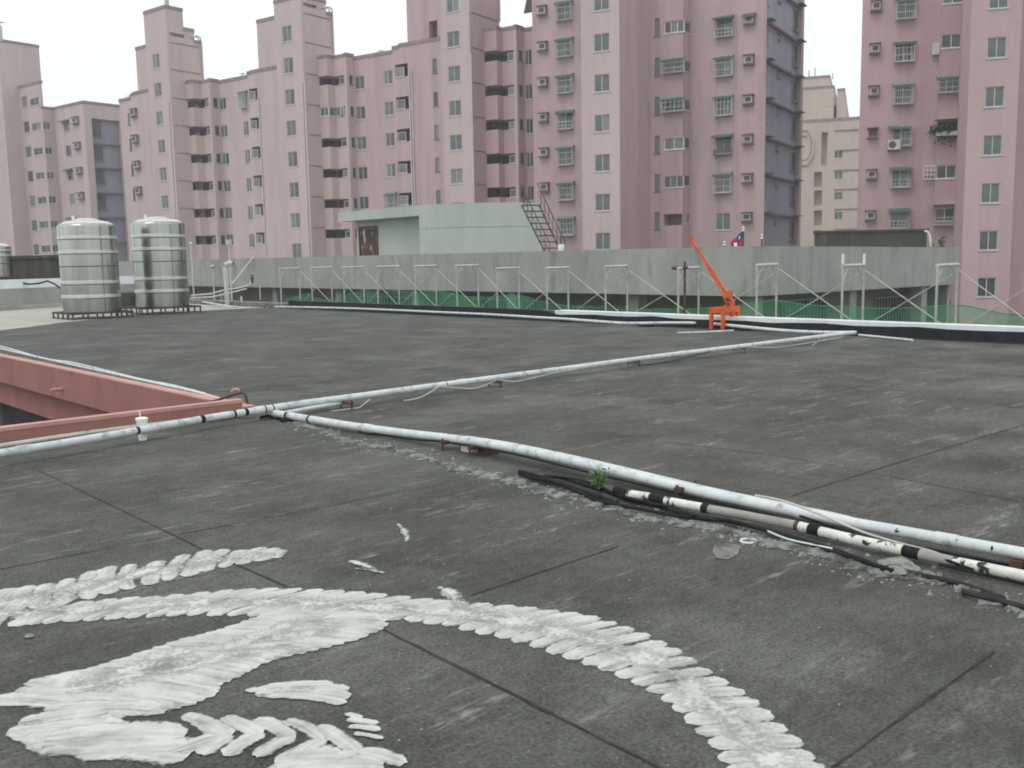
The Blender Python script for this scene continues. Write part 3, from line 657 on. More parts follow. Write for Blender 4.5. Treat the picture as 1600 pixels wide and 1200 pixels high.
# ================================================================ THE BLOCK AT THE RIGHT EDGE
Ld, Rd = az(-75), az(15)
bld = thing('apartment_block', 'deep pink block at the right edge with balcony plants and air conditioners', 'apartment block', (*at(1512, 200, 61), GZ))
A = at(1365, 170, 70.0); E0 = walk(A, Ld, 1343.5, 170); E1 = walk(A, Ld, 1464, 170); E2 = E1-Rd*.9; E2 = walk(E2, Rd, 1465, 170); E3 = walk(E2, Ld, 1500, 170)
Q0 = at(1512, 170, 61.0); Q1 = walk(Q0, Ld, 1590, 170); Q2 = Q1+Rd*4; Q3 = Q2-Ld*12
m1 = Wall(E0, E1, GZ, ZT); m2 = Wall(E2, E3, GZ, ZT); m3 = Wall(Q0, Q1, GZ, ZT); m4 = Wall(Q2, Q3, GZ, ZT)
for i, (a, z, w, h) in enumerate(m1.col((1365, 10), (1363.8, 336.4), 6, 17, 17)): aircon(bld, m1, a, z, w, h, unit=(i != 3))
for i, (a, z, w, h) in enumerate(m1.col((1410, 15), (1409.5, 342), 6, 27, 27)):
    window(bld, m1, a, z, w, h, 2, fr=WHITEP if i in (1, 4) else FRAME)
    if i in (0, 2): cage(bld, m1, a, z, w, h, style='bars')
    elif i == 1: cage(bld, m1, a, z, w, h, 0, 1, style='lattice', ad=.5)
    elif i == 3:
        cage(bld, m1, a+w*.22, z, round(w*.55, 2), h, style='lattice', awn=False); cage(bld, m1, a-.2, z, w, h, bars=False, ad=.7)
        ax, azz = m1.hit(1396, 227); o = MB(); o.obox(m1.A, m1.t, m1.n, ax-.40, ax+.40, .12, .48, azz-.33, azz+.33); cd = o.build('condenser_unit', ACM, bld)
        o = MB(); o.tube([m1.P(ax-.12, azz, .475), m1.P(ax-.12, azz, .495)], .24, 16); o.build('fan_grille', ACG, cd)
        o = MB(); o.obox(m1.A, m1.t, m1.n, ax-.35, ax-.3, 0, .5, azz-.42, azz-.335); o.obox(m1.A, m1.t, m1.n, ax+.3, ax+.35, 0, .5, azz-.42, azz-.335); o.build('bracket', RUST, cd)
    else: cage(bld, m1, a, z, w, h, 0, .42, style='lattice', awn=False); cage(bld, m1, a, z, w, h, bars=False, ad=.75)
for i, (a, z, w, h) in enumerate(m2.col((1484, -5.5), (1481, 335), 6, 31, 21)):
    if i == 3:
        m2.cut(a-w/2, a+w/2, z-h/2, z+h/2, 1.4, True)
        q = MB(); q.obox(m2.A, m2.t, m2.n, a-w*.62, a+w/2, 0, .5, z-h/2-.05, z-h/2+.22); q.build('balcony_planter', WHITEP, bld)
        q = MB()
        for k in range(420):
            u = rnd.gauss(0, .42); ph = m2.P(a-.15+u if k > 110 else a-w*.6+rnd.gauss(0, .22), z-.28+rnd.gauss(0, .36) if k > 110 else z-.1+rnd.gauss(0, .14), .35+rnd.gauss(0, .2))
            r1, r2, r3 = (np.array([rnd.gauss(0, .085) for _ in range(3)]) for _ in range(3)); ph = np.array(ph); q.poly([ph+r1, ph+r2, ph+r3])
        tag(q.build('balcony_plants', PLANTD, bld), kind='stuff')
        q = MB(); q.obox(m2.A, m2.t, m2.n, a-w*.75, a+w/2, -.05, .8, z+h/2+.12, z+h/2+.17); q.build('awning', FRAME, bld)
    else:
        window(bld, m2, a, z, w, h, 2 if i != 2 else 3, fr=WHITEP)
        if i == 2: cage(bld, m2, a-.1, z, w, h, style='bars')
        if i == 4:
            q = MB(); O = np.array(m2.P(a-w/2-.5, 0)[:2])
            for zz in (-.45, -.15, .15, .45): q.obox(O, m2.t, m2.n, -.35, .42, -.06, .02, z+zz-.03, z+zz+.03)
            for k in range(4): q.obox(O, m2.t, m2.n, -.35+.24*k, -.31+.24*k, -.055, .018, z-.42, z+.42)
            q.build('window_cage', WHITEP, bld)
        if i == 5: q = MB(); q.obox(m2.A, m2.t, m2.n, a-w*.75, a+w/2, -.05, .8, z+h/2+.22, z+h/2+.27); q.build('awning', FRAME, bld); cage(bld, m2, a, z-h*.2, w, h, 0, .5, style='lattice', awn=False)
        if i == 1: q = MB(); q.obox(m2.A, m2.t, m2.n, a-w*.5-.55, a-w*.5-.1, -.2, .1, z-h/2-.4, z-.1); q.build('condenser_unit', ACM, bld)
for i, (a, z, w, h) in enumerate(m3.col((1555, -3), (1544, 521), 8, 30, 31)): window(bld, m3, a, z, w, h, 2, gl=GLASS[0] if i < 5 else GLASS[1])
lo = Wall(E3, E3-Ld*.9+Ld*0, GZ, 10) if False else None
a, z = m2.hit(1481, 474); window(bld, m2, a, z, 1.1, .5, 2, gl=GLASS[1]); q = MB(); q.obox(m2.A, m2.t, m2.n, a-.7, a+.7, 0, .5, z+.33, z+.38); q.build('awning', FRAME, bld)
g = MB(); m1.emit(g, 0); m2.emit(g, 0); m3.emit(g, 1); m4.emit(g, 0)
for a, b in ((E1, E2), (E3, E3+Rd*.9), (E3+Rd*.9, walk(Q0, Rd, 1499.5, 170)), (walk(Q0, Rd, 1499.5, 170), Q0), (Q1, Q2), (E0, E0+az(26)*14)): g.quad((*a, GZ), (*b, GZ), (*b, ZT), (*a, ZT), 0)
g.poly([(*p, ZT-.4) for p in (E0, E1, E2, E3, Q0, Q1, Q2, Q3, Q3+Rd*14, E0+az(26)*14)], 0)
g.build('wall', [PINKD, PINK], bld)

# ================================================================ THE BLOCK AT THE LEFT EDGE
Ld, Rd = az(-51), az(38.5); d = 112
bld = thing('apartment_block', 'farthest pink block at the left edge with slate panel beside the tanks', 'apartment block', (*at(131, 180, d), GZ))
K = at(131, 180, d); Kr = walk(K, Rd, 215, 240); S1 = walk(K, Ld, 84, 180); S2 = walk(S1, Rd, 68, 200); Kl = walk(S2, Ld, 36, 230); T0 = walk(Kl, Rd, 10, 230); T1 = walk(T0, Ld, -90, 230)
wl = Wall(S1, K, GZ, 10); zt = wl.hit(131, 157)[1]; wl.tops = [(wl.len, zt)]
w2 = Wall(S2, S1, GZ, zt); w3 = Wall(Kl, S2, GZ, 10); zb3 = w3.hit(50, 129)[1]; w3.tops = [(w3.len, zb3)]
wr = Wall(K, Kr, GZ, zt); tr = Wall(T0, Kl, GZ, 20); tl = Wall(T1, T0, GZ, 20)
for i, (a, z, w, h) in enumerate(w3.col((39.5, 159), (55, 390), 7, 9, 17)): window(bld, w3, a, z, w, h, 1)
for i, (a, z, w, h) in enumerate(w3.col((57, 158), (68, 389), 7, 14, 11)): window(bld, w3, a, z, w, h, 2, gl=GLASS[1] if i % 2 == 0 else None)
for i, (a, z, w, h) in enumerate(w2.col((76.5, 197), (84.5, 388), 6, 12, 11)): window(bld, w2, a, z, w, h, 2, gl=GLASS[1] if i % 2 else GLASS[3])
for i, (a, z, w, h) in enumerate(wl.col((106, 197), (114, 349), 5, 9, 17)):
    window(bld, wl, a, z, w, h, 1)
    if i % 2 == 0: cage(bld, wl, a-.3, z, w, h, bars=False)
for i, (a, z, w, h) in enumerate(wl.col((120, 188), (127.4, 305.6), 4, 9, 11)): aircon(bld, wl, a, z, w, h)
s0 = wr.hit(143, 188)[0]; s1 = wr.hit(187.5, 200)[0]; zz = [wr.hit(165, y)[1] for y in (187, 224, 261, 300, 338, 378)]; sp = (zz[0]-zz[-1])/5
wr.cut(s0, s1, GZ+.5, zz[0], .4, True)
ztw = tr.hit(62, 71)[1]
tr.tops = [(tr.len, ztw)]; tl.tops = [(tl.len, ztw)]
a, z = tr.hit(24, 103); tr.cut(a-.1, tr.len-.3, z-.2, z+.2, .5, True)
g = MB(); cp = Caps(); wl.emit(g, 0); w2.emit(g, 0); w3.emit(g, 0); w2.cap(cp); w3.cap(cp); g.quad((*S2, zt-1), (*(S2+Ld*7+Rd*3), zt-1), (*(S2+Ld*7+Rd*3), zb3), (*S2, zb3), 0); wr.emit(g, 0, 1); tr.emit(g, 0); tl.emit(g, 0); wl.cap(cp); wr.cap(cp); tr.cap(cp); tl.cap(cp)
# tower rises behind the wing: its right face runs on to pixel 62
Te = walk(T0, Rd, 62, 90); tw = Wall(Kl, Te, zt-3, ztw); tw.emit(g, 0); tw.cap(cp)
g.poly([(*p, zt-.4) for p in (S2, S1, K, Kr, Kr+Ld*14, Kl+Rd*14)], 0); g.poly([(*p, ztw-.4) for p in (T1, T0, Te, Te+Ld*10)], 0); g.quad((*Te, zt-3), (*(Te+Ld*12), zt-3), (*(Te+Ld*12), ztw), (*Te, ztw), 0)
g.build('wall', [PINKF, SLATE2], bld); cp.build('parapet_cap', CAPM, bld)
for z in zz[1:]:
    q = MB(); q.obox(wr.A, wr.t, wr.n, s0+.02, s1-.02, -.398, -.1, z-.15, z); q.build('ledge', SLEEVE, bld)
for z in zz:
    q = MB(); q.obox(wr.A, wr.t, wr.n, s0+.02, s0+1.3, -.39, .3, z-.22, z-.16); q.build('awning', GREENAWN, bld)
    o = inst('window', frame_mesh(1.2, 1.5, 1, DARKFR), bld, wr.P(s0+.7, z-1.2, -.29), wr.rz); sub('pane', pane_mesh(1.2, 1.5, 1, 0, GLASS[1]), o)
q = MB(); p = T0+Rd*.4; q.tube([(*p, ztw-.2), (*p, tr.hit(8, 42)[1])], .2, 8); q.tube([(p[0]-.5, p[1], tr.hit(8, 36)[1]), (p[0]+.5, p[1], tr.hit(8, 36)[1])], .08, 6); q.tube([(*p, tr.hit(8, 42)[1]), (*p, tr.hit(8, 30)[1])], .05, 6); q.build('roof_mast', FRAME, bld)

# ================================================================ THE TAN BLOCK FAR BEHIND
Ld, Rd = az(-70), az(20); d = 148
bld = thing('apartment_block', 'tan block far behind, seen in the gap between the pink blocks', 'apartment block', (*at(1303, 250, d), GZ))
L0 = at(1240, 250, d); L0 = walk(at(1303, 250, d), Ld, 1240, 250); R0 = walk(L0, Ld, 1360, 250)
w = Wall(L0, R0, GZ, 10); w.tops = [(w.len, w.hit(1300, 185)[1])]
def rc(x0, x1, y0, y1, dp):
    a0, z1 = w.hit(x0, y0); a1, z0 = w.hit(x1, y1); w.cut(a0, a1, z0, z1, dp, True)
rc(1284, 1292, 207, 258, 1.2)
for y in (281, 310, 341, 372): rc(1272, 1284, y-12, y+11, 1.2)
for y in (205, 236, 267, 297, 328, 359): rc(1303.5, 1341.5, y-1.2, y+1.2, .3)
for y in (241, 274, 306, 337): a, z = w.hit(1310, y); window(bld, w, a, z, 1.2, 1.1, 2)
g = MB(); w.emit(g, 0)
q = Caps(); w.cap(q, .4)
def blk(x0, x1, ytop, ybot, back, xr=None):
    A = walk(L0+Rd*back, Ld, x0, 150); B = walk(L0+Rd*back, Ld, x1, 150); k = Wall(A, B, 10, 10); zt_ = k.hit((x0+x1)/2, ytop)[1]; k.zb = w.tops[0][1]-1; k.tops = [(k.len, zt_)]; k.emit(g, 0); k.cap(q, .35)
    C_ = walk(B, Rd, xr or x1+5, 150); kk = Wall(B, C_, k.zb, zt_); kk.emit(g, 0); kk.cap(q, .35); g.poly([(*p, zt_-.3) for p in (A, B, C_, C_+(A-B))], 0); return k
k1 = blk(1242, 1296, 119.5, 0, 1.5, 1302); k2 = blk(1242, 1303, 135.5, 0, 1.0, 1308); k3 = blk(1308, 1319.5, 138.5, 0, 1.2, 1327)
a, z = k2.hit(1294, 158); window(bld, k2, a, z, 1.9, 1.3, 2)
a, z = k3.hit(1316, 160); kk = None
g.poly([(*p, w.tops[0][1]-.4) for p in (L0, R0, R0+Rd*14, L0+Rd*14)], 0); g.build('wall', TAN, bld); q.build('parapet_cap', CAPM, bld)
a, z = w.hit(1255.5, 229); q = MB()
for k in range(8):
    t0, t1 = math.pi/8+k*math.pi/4, math.pi/8+(k+1)*math.pi/4
    f_ = lambda r_, t_, dd: w.P(a+r_*math.cos(t_)*.55, z+r_*math.sin(t_), dd)
    q.hexa([f_(3.0, t0, 0), f_(3.0, t1, 0), f_(2.5, t1, 0), f_(2.5, t0, 0), f_(3.0, t0, .3), f_(3.0, t1, .3), f_(2.5, t1, .3), f_(2.5, t0, .3)])
    q.hexa([f_(2.1, t0, 0), f_(2.1, t1, 0), f_(1.7, t1, 0), f_(1.7, t0, 0), f_(2.1, t0, .2), f_(2.1, t1, .2), f_(1.7, t1, .2), f_(1.7, t0, .2)])
q.build('octagon_moulding', TAN, bld)
for x, y0, y1 in ((1273.5, 106, 124), (1301, 114, 124), (1264, 110, 124)):
    p0 = at3(x, y1, d+5); p1 = at3(x, y0, d+5); q = MB(); q.tube([p0, p1], .12, 6); q.build('roof_mast', FRAME, bld)
# ================================================================ THE GREY BUILDING ACROSS THE ALLEY
GX, GY = 28.27, 19.05; ZB, ZTP = .21, 1.90
gb = thing('grey_building', 'low grey building with a broad stained concrete parapet band', 'building', (GX, GY, GZ))
g = MB()
def band(mb, a, b, z0, z1, dp=.35):
    pass
g.hexa([(GX, GY, ZB), (44.3, GY, ZB-.06), (44.3, GY+.35, ZB-.06), (GX+.35, GY+.35, ZB), (GX, GY, ZTP), (44.3, GY, ZTP-.12), (44.3, GY+.35, ZTP-.12), (GX+.35, GY+.35, ZTP)])
g.hexa([(GX, GY+.003, ZB), (GX+.35, GY+.353, ZB), (GX+.35, 95, ZB+.03), (GX, 95, ZB+.03), (GX, GY+.003, ZTP), (GX+.35, GY+.353, ZTP), (GX+.35, 95, ZTP+.12), (GX, 95, ZTP+.12)])
g.build('parapet_band', CONC, gb)
g = MB(); g.prism([(GX+.1, GY+.1), (44.2, GY+.1), (44.2, 95), (GX+.1, 95)], ZB+.02, ZB+.25); g.build('roof_slab', CONC, gb)
g = MB(); g.box(44.0, 44.3, GY+.36, 60, -8, ZTP-.13); g.build('end_wall', CONC, gb)
# recessed gallery wall below the band
Rw1 = Wall((GX+2.2, 95), (GX+2.2, GY+2.2), GZ, ZB-.005); Rw2 = Wall((GX+2.2, GY+2.2), (43.2, GY+2.2), GZ, ZB-.005)
def barred(w, x0, x1, y0, y1, n):
    a0, z1 = w.hit(x0, y0); a1, z0 = w.hit(x1, y1); a, z, ww, hh = (a0+a1)/2, (z0+z1)/2, round(a1-a0, 2), round(z1-z0, 2)
    window(gb, w, a, z, ww, hh, n, fr=DARKFR, gl=GLASS[1]); q = MB(); nb = n*5
    for k in range(nb+1): q.obox(w.A, w.t, w.n, a0+(a1-a0)*k/nb-.012, a0+(a1-a0)*k/nb+.012, .03, .055, z0, z1)
    q.obox(w.A, w.t, w.n, a0, a1, .028, .057, z1-.06, z1-.02); q.build('window_bars', FRAME, gb)
barred(Rw2, 1368, 1430, 465, 520, 3); barred(Rw1, 897, 1000, 476, 506, 4); barred(Rw1, 1025, 1062, 481, 510, 2); barred(Rw2, 1210, 1290, 470, 520, 3)
barred(Rw1, 560, 640, 462, 480, 3); barred(Rw1, 740, 840, 466, 490, 4)
g = MB(); Rw1.emit(g); Rw2.emit(g); g.build('recessed_wall', TANC, gb)
for y in (24.5, 31.5, 38.5, 45.5, 52.5, 59.5, 66.5): g = MB(); g.box(GX+.5, GX+1.0, y, y+.5, GZ, ZB-.004); g.build('column', CONC, gb)
for x in (29.0, 35.5, 41.6): g = MB(); g.box(x, x+.5, GY+.4, GY+.9, GZ, ZB-.065); g.build('column', CONC, gb)
p = hX(390, 402, GX-.05); p2 = hX(364, 443, GX-.05)
# vent stains/stub on the parapet top
for x, y in ((1345, 387), (1100, 388.5), (545, 400), (1010, 389)):
    pass

# ---- stair house with canopy, curved corner and rusty door
sh = thing('stair_house', 'pale green grey stair house with canopy and rusty door on the grey building', 'stair house', (*at(656, 390, 50), ZB))
Yd, Xd = np.array([0, 1.0]), np.array([1.0, 0])
P1 = at(656, 380, 50.0); Pc = walk(P1, Yd, 528, 336)
zt = float(at3(656, 321, 50)[2]); zc = float(at3(656, 337, 50)[2])
arc = []; r0 = 3.3
Ce = P1+Xd*r0
Pend = walk(P1+np.array([r0, -0.0]), Xd, 852, 380) if False else None
# quarter turn: tangent along -Y at P1 turning to +X
Rr = 1.0
for it in range(60):
    tip = P1+np.array([Rr, -Rr]); px_ok = np.cross(ray(846, 380)[:2], tip) 
    if px_ok < 0: break
    Rr += .1
arc = [P1+np.array([Rr*(1-math.cos(a)), -Rr*math.sin(a)]) for a in np.linspace(0, math.pi/2, 13)]
body = arc+[P1+np.array([Rr, 5.5]), P1+np.array([.9, 5.5]), P1+np.array([.9, 0.0])]
zg = float(at3(656, 358, 50)[2])
g = MB(); g.prism(body, ZB+.2, zg-.015); g.prism([p+np.array([.02, .02]) for p in body], zg-.015, zg+.015); g.prism(body, zg+.015, zt); g.build('wall', CONC2, sh)
g = MB(); L_ = Pc-P1; e = L_[1]
g.hexa([(P1[0], P1[1]+.003, zc), (P1[0]+3.4, P1[1]+.003, zc), (P1[0]+3.4, P1[1]+e, zc), (P1[0], P1[1]+e, zc), (P1[0], P1[1]+.003, zt+.002), (P1[0]+3.4, P1[1]+.003, zt+.002), (P1[0]+3.4, P1[1]+e, zt+.002), (P1[0], P1[1]+e, zt+.002)]); g.build('canopy', CONC2, sh)
dx = .74
yv0 = hX(558, 390, P1[0]+dx)[1]; ya_, yb_ = hX(561, 376, P1[0]+dx)[1], hX(590, 376, P1[0]+dx)[1]
dw = Wall((P1[0]+dx, yv0), (P1[0]+dx, P1[1]), ZB+.2, zc-.003)
a0, zd = dw.hit(561, 356.5); a1, _ = dw.hit(590, 356.5); dw.cut(a0, a1, ZB+.22, zd, .1, True)
g = MB(); dw.emit(g); g.quad((P1[0]+dx, yv0, ZB+.2), (P1[0]+3, yv0, ZB+.2), (P1[0]+3, yv0, zc-.003), (P1[0]+dx, yv0, zc-.003)); g.build('porch_wall', CONC2, sh)
g = MB(); g.obox(dw.A, dw.t, dw.n, a0+.04, a1-.04, -.08, -.03, ZB+.23, zd-.05); dr = g.build('rusty_door', RUSTY, sh)
g = MB(); g.obox(dw.A, dw.t, dw.n, a0-.04, a0+.035, -.05, .03, ZB+.21, zd); g.obox(dw.A, dw.t, dw.n, a1-.035, a1+.04, -.05, .03, ZB+.21, zd); g.obox(dw.A, dw.t, dw.n, a0-.04, a1+.04, -.05, .031, zd+.001, zd+.07); g.build('door_frame', RUST, dr)

# ---- steel stair up to the stair house roof
dS = 44.0
B0, B1_ = at3(849, 389, dS), at3(874, 389, dS)
T0_, T1_ = at3(815.5, 322, dS+1.5), at3(843, 322, dS+1.5)
stt = thing('steel_stair', 'steep rusty steel stair beside the green grey stair house', 'stair', (*B0[:2], ZB))
lerp = lambda a, b, k: a+(b-a)*k
for a, b in ((B0, T0_), (B1_, T1_)):
    ext = a-(b-a)*.35; q = MB(); q.tube([ext, b], .045, 4); q.build('stringer', RUSTST, stt)
for k in range(10):
    u = k/7.0-.28; a, b = lerp(B0, T0_, u), lerp(B1_, T1_, u); dv = (T0_-B0); dv = np.array([dv[0], dv[1], 0]); dv = dv/np.linalg.norm(dv)*.24
    q = MB(); q.hexa([a-dv*.5, b-dv*.5, b+dv*.5, a+dv*.5]+[w+np.array([0, 0, .05]) for w in (a-dv*.5, b-dv*.5, b+dv*.5, a+dv*.5)]); q.build('tread', RUSTST, stt)
upv = np.array([0, 0, .85])
for a, b, x in ((B0, T0_, 0), (B1_, T1_, 1)):
    e0, e1 = a-(b-a)*.3, b+(b-a)*.1
    q = MB(); q.tube([e0+upv, e1+upv], .024, 6)
    q.tube([e0+upv*.5, e1+upv*.5], .012, 5)
    for k in range(7):
        p0 = lerp(a, b, -.28+k*.2); q.tube([p0, p0+upv], .016, 5)
    q.build('handrail', RUSTST, stt)

# ---- mossy tank house, plant and bent pipe on the grey roof
A = at(1273, 375, 47); tl_ = az(-80); B = walk(A, tl_, 1448, 375); z1 = float(at3(1360, 359.5, 47)[2])
tk = thing('concrete_tank', 'long dark mossy concrete water tank on the grey roof at right', 'water tank', (*A, ZB))
bk = A/np.linalg.norm(A)*3
g = MB(); g.prism([A, B, B+bk, A+bk], ZB+.2, z1-.09); g.build('tank_wall', MOSS, tk)
o_ = tl_*.08
g = MB(); g.prism([A+o_-bk*.03, B-o_-bk*.03, B-o_+bk, A+o_+bk], z1-.087, z1); g.build('tank_lid', MOSS, tk)
q = MB(); pts = [at3(x, y, 45.5) for x, y in ((1445, 361), (1449, 362), (1452.5, 367), (1454, 375), (1454, 392))]; q.tube(pts, .05, 8)
tag(q.build('overflow_pipe', WHITEP, base=tuple(pts[-1])), 'white bent pipe at the right end of the mossy tank', 'pipe')
sp_ = at3(1465, 388, 45)
def leafplant(name, label, p, h, n, size, m, spread, cat='plant'):
    r_ = thing(name, label, cat, p); q = MB(); l = MB()
    for k in range(5):
        a = rnd.random()*6.28; tip = (p[0]+spread*math.cos(a)*.7, p[1]+spread*math.sin(a)*.7, p[2]+h*(.6+.4*rnd.random())); q.tube([p, ((p[0]+tip[0])/2, (p[1]+tip[1])/2, p[2]+h*.5), tip], size*.06, 4)
        for j in range(n//5):
            u = .25+.75*rnd.random(); c = np.array([p[0]+(tip[0]-p[0])*u, p[1]+(tip[1]-p[1])*u, p[2]+(tip[2]-p[2])*u]); b = rnd.random()*6.28; d_ = np.array([math.cos(b), math.sin(b), rnd.uniform(-.3, .7)])*size; s_ = np.array([-math.sin(b), math.cos(b), rnd.uniform(-.3, .3)])*size*.28
            l.poly([c, c+d_*.5+s_, c+d_, c+d_*.5-s_])
    q.build('stem', PLANTD, r_); l.build('foliage', m, r_); return r_
leafplant('shrub', 'small shrub sprouting on the grey roof right of the mossy tank', (sp_[0], sp_[1], ZB+.9), 1.3, 150, .2, PLANT, .4)
# ---- flag poles and flag
for x, y, lab in ((1132, 377.5, 'short flagpole left of the red and blue flag'), (1161.5, 354.5, 'flagpole carrying the red and blue flag'), (1190.5, 366.5, 'bare flagpole right of the flag, beside the slate wall')):
    p = at3(x, y, 42); t_ = thing('flagpole', lab, 'flagpole', (p[0], p[1], ZB), 'flagpoles behind the grey parapet')
    q = MB(); q.tube([(p[0], p[1], ZB+.2), (p[0], p[1], p[2]-.1)], .035, 8); q.build('pole', IRON, t_)
    q = MB(); q.lathe([(.0, 0), (.05, .01), (.075, .05), (.05, .09), (.03, .1), (.055, .13), (.07, .17), (.04, .21), (.0, .22)], 10, O=(p[0], p[1], p[2]-.2)); q.build('finial', STEELB, t_, smooth=True)
p = at3(1160.3, 361, 42); lat = np.array([math.sin(YAW), -math.cos(YAW), 0]); U = 42/F
q = MB(); nu, nv = 14, 12
def fp(u, v):
    x = -18*u*(1-.12*v); y = -(v*24+u*13.5+u*u*4*(1-v)); dd = .12*math.sin(u*9+v*2)*(.3+u)
    return p+lat*(x*U)+np.array([0, 0, y*U])+np.array([_f2[0], _f2[1], 0])*dd
for i in range(nu):
    for j in range(nv):
        u, v = (i+.5)/nu, (j+.5)/nv; mi = 0
        if u < .56 and v < .5:
            mi = 1
            if (u-.28)**2*2.2+(v-.25)**2*2.2 < .016: mi = 2
        q.quad(fp(i/nu, j/nv), fp((i+1)/nu, j/nv), fp((i+1)/nu, (j+1)/nv), fp(i/nu, (j+1)/nv), mi)
fl = thing('flag', 'drooping red flag with a blue corner and white sun', 'flag', tuple(p)); q.build('cloth', [FRED, FBLUE, FWHITE], fl, smooth=True)
q = MB()
for k in range(12):
    t0, t1 = k*math.pi/6, (k+1)*math.pi/6
    q.poly([fp(.28+.075*math.cos(t0), .25+.075*math.sin(t0))-np.array([*_f2, 0])*.012, fp(.28+.13*math.cos((t0+t1)/2), .25+.13*math.sin((t0+t1)/2))-np.array([*_f2, 0])*.012, fp(.28+.075*math.cos(t1), .25+.075*math.sin(t1))-np.array([*_f2, 0])*.012])
q.build('sun_rays', FWHITE, fl)
p = at3(1147, 380.5, 41.7); q = MB()
for k, (x0, x1, mi) in enumerate(((-4, -1.5, 1), (-1.5, 0, 0), (0, 4.8, 2), (4.8, 6.5, 1))):
    a_, b_ = p+lat*x0*U, p+lat*x1*U; dn = np.array([0, 0, -13*U]); q.hexa([a_+dn, b_+dn, b_+dn+.02, a_+dn+.02, a_, b_, b_+.02, a_+.02], mi)
tag(q.build('banner', [FRED, FBLUE, FWHITE], base=tuple(p)), 'small white banner edged red and navy hanging below the flag', 'banner')
q = MB(); p = at3(877, 388, 40.6); q.lathe([(.0, 0), (.13, .0), (.15, .2), (.12, .25), (0, .26)], 12, O=(p[0], p[1], p[2]-.1)); tag(q.build('white_bucket', WHITEP, base=tuple(p), smooth=True), 'small white bucket on the grey parapet right of the stair', 'bucket')

# ================================================================ SCAFFOLD AND NET ALONG THE ALLEY
sc = thing('scaffold', 'row of cream tube scaffold frames along the far roof edge', 'scaffold', (20, 20, GZ))
SX0, SX1 = 20.05, 20.95
ys = [hX(x, 414, SX0)[1] for x in (437, 486, 536, 589, 648, 713, 776, 854, 946, 1060, 1183, 1317, 1465)]
ys += [ys[-1]-1.9*k for k in range(1, 7)]
ztops = [1.40, 1.42, 1.42, 1.43, 1.43, 1.43, 1.33, 1.33, 1.36, 1.30, 1.36, 1.33, 1.32]+[1.3]*6
for i, y in enumerate(ys):
    z = ztops[i]; dy = rnd.uniform(-.04, .04); fr = []
    def P_(g_, nm, mt=GALV):
        o = g_.build(nm, mt, FRM); return o
    q = MB(); q.tube([(SX0-.03, y, z), (SX1+.03, y+dy, z+.005)], .034, 8); FRM = q.build('frame', PVCOLD, sc)
    for x, yy in ((SX0, y), (SX1, y+dy)): q = MB(); q.tube([(x+rnd.uniform(-.02, .02), yy, GZ), (x, yy, z-.03)], .026, 8); P_(q, 'post')
    for x, s_ in ((SX0, 1), (SX1, -1)): q = MB(); q.tube([(x, y, z-.48), (x+s_*.1, y, z-.2), (x+s_*.27, y, z-.03)], .014, 6); P_(q, 'knee_brace')
    if i in (11,):
        for x, yy in ((SX0, y), (SX1, y+dy)): q = MB(); q.tube([(x, yy, z+.04), (x, yy, z+.26)], .03, 8); P_(q, 'joint_pin', WHITEP)
    if i in (0, 1, 2, 3, 5, 8): q = MB(); q.tube([(SX1, y+dy, z), (SX1, y+dy, z+.16)], .012, 6); P_(q, 'joint_pin')
    if i < len(ys)-1:
        y2 = ys[i+1]; q = MB(); q.tube([(SX1+.03, y-.03, z-.12), (SX1+.03, y2+.03, z-1.45)], .013, 6); q.build('cross_brace', GALV, sc)
        q = MB(); q.tube([(SX1+.06, y2+.03, ztops[i+1]-.16), (SX1+.06, y-.03, z-1.4)], .013, 6); q.build('cross_brace', GALV, sc)
yr = hX(1070, 410, 20.3)[1]; q = MB(); q.tube([(20.3, yr, GZ), (20.3, yr, 1.47)], .03, 8); q.build('rusty_post', RUST, sc)
q = MB(); a = hX(1051, 419, 20.25); b = hX(1073, 418, 20.25); q.tube([a, b], .05, 6); q.build('clamp_block', RUST, sc)
pts = [(447, 469), (475, 459), (507, 470), (537, 462), (570, 454), (595, 459), (612, 454), (650, 457), (687, 454), (730, 464), (772, 465), (800, 459), (835, 469), (875, 476), (905, 480), (980, 484), (1080, 483), (1152, 478), (1184, 472), (1214, 468), (1256, 476), (1314, 480), (1368, 482), (1420, 481), (1460, 479), (1500, 477), (1540, 484), (1570, 490), (1604, 493), (1680, 500)]
tp = [hX(x, y, 21.08) for x, y in pts]; tp += [np.array([21.08, tp[-1][1]-2.0*k, -.05-.2*(k % 2)]) for k in range(1, 6)]
q = MB(); fine_ = []
for i in range(len(tp)-1):
    for k in range(6): fine_.append(tp[i]+(tp[i+1]-tp[i])*k/6)
fine_.append(tp[-1])
def np_(p, j): return (p[0]+.06*math.sin(p[1]*2.3+j*1.1)+.05*math.sin(p[1]*5.1), p[1], p[2]-(p[2]+2.2)*(j/6))
for i in range(len(fine_)-1):
    for j in range(6): q.quad(np_(fine_[i], j), np_(fine_[i+1], j), np_(fine_[i+1], j+1), np_(fine_[i], j+1))
nett = thing('safety_net', 'green debris net sagging along the scaffold posts', 'safety net', (21.1, 20, -2)); q.build('mesh', NET, nett, smooth=True)
q = MB(); q.tube([np_(p_, 0) for p_ in fine_], .012, 5); q.build('edge_rope', NETR, nett)
q = MB()
for a, b in ((1188, 1290), (560, 650)):
    ya_, yb_ = hX(b, 500, 21.2)[1], hX(a, 500, 21.2)[1]
    for k in range(8):
        y0, y1 = ya_+(yb_-ya_)*k/8, ya_+(yb_-ya_)*(k+1)/8; q.quad((21.2+.05*math.sin(k*2), y0, -2), (21.2+.05*math.sin(k*2+2), y1, -2), (21.2+.05*math.sin(k*2+2), y1, -.0-.05*math.sin(k)), (21.2+.05*math.sin(k*2), y0, -.0-.05*math.sin(k-1)))
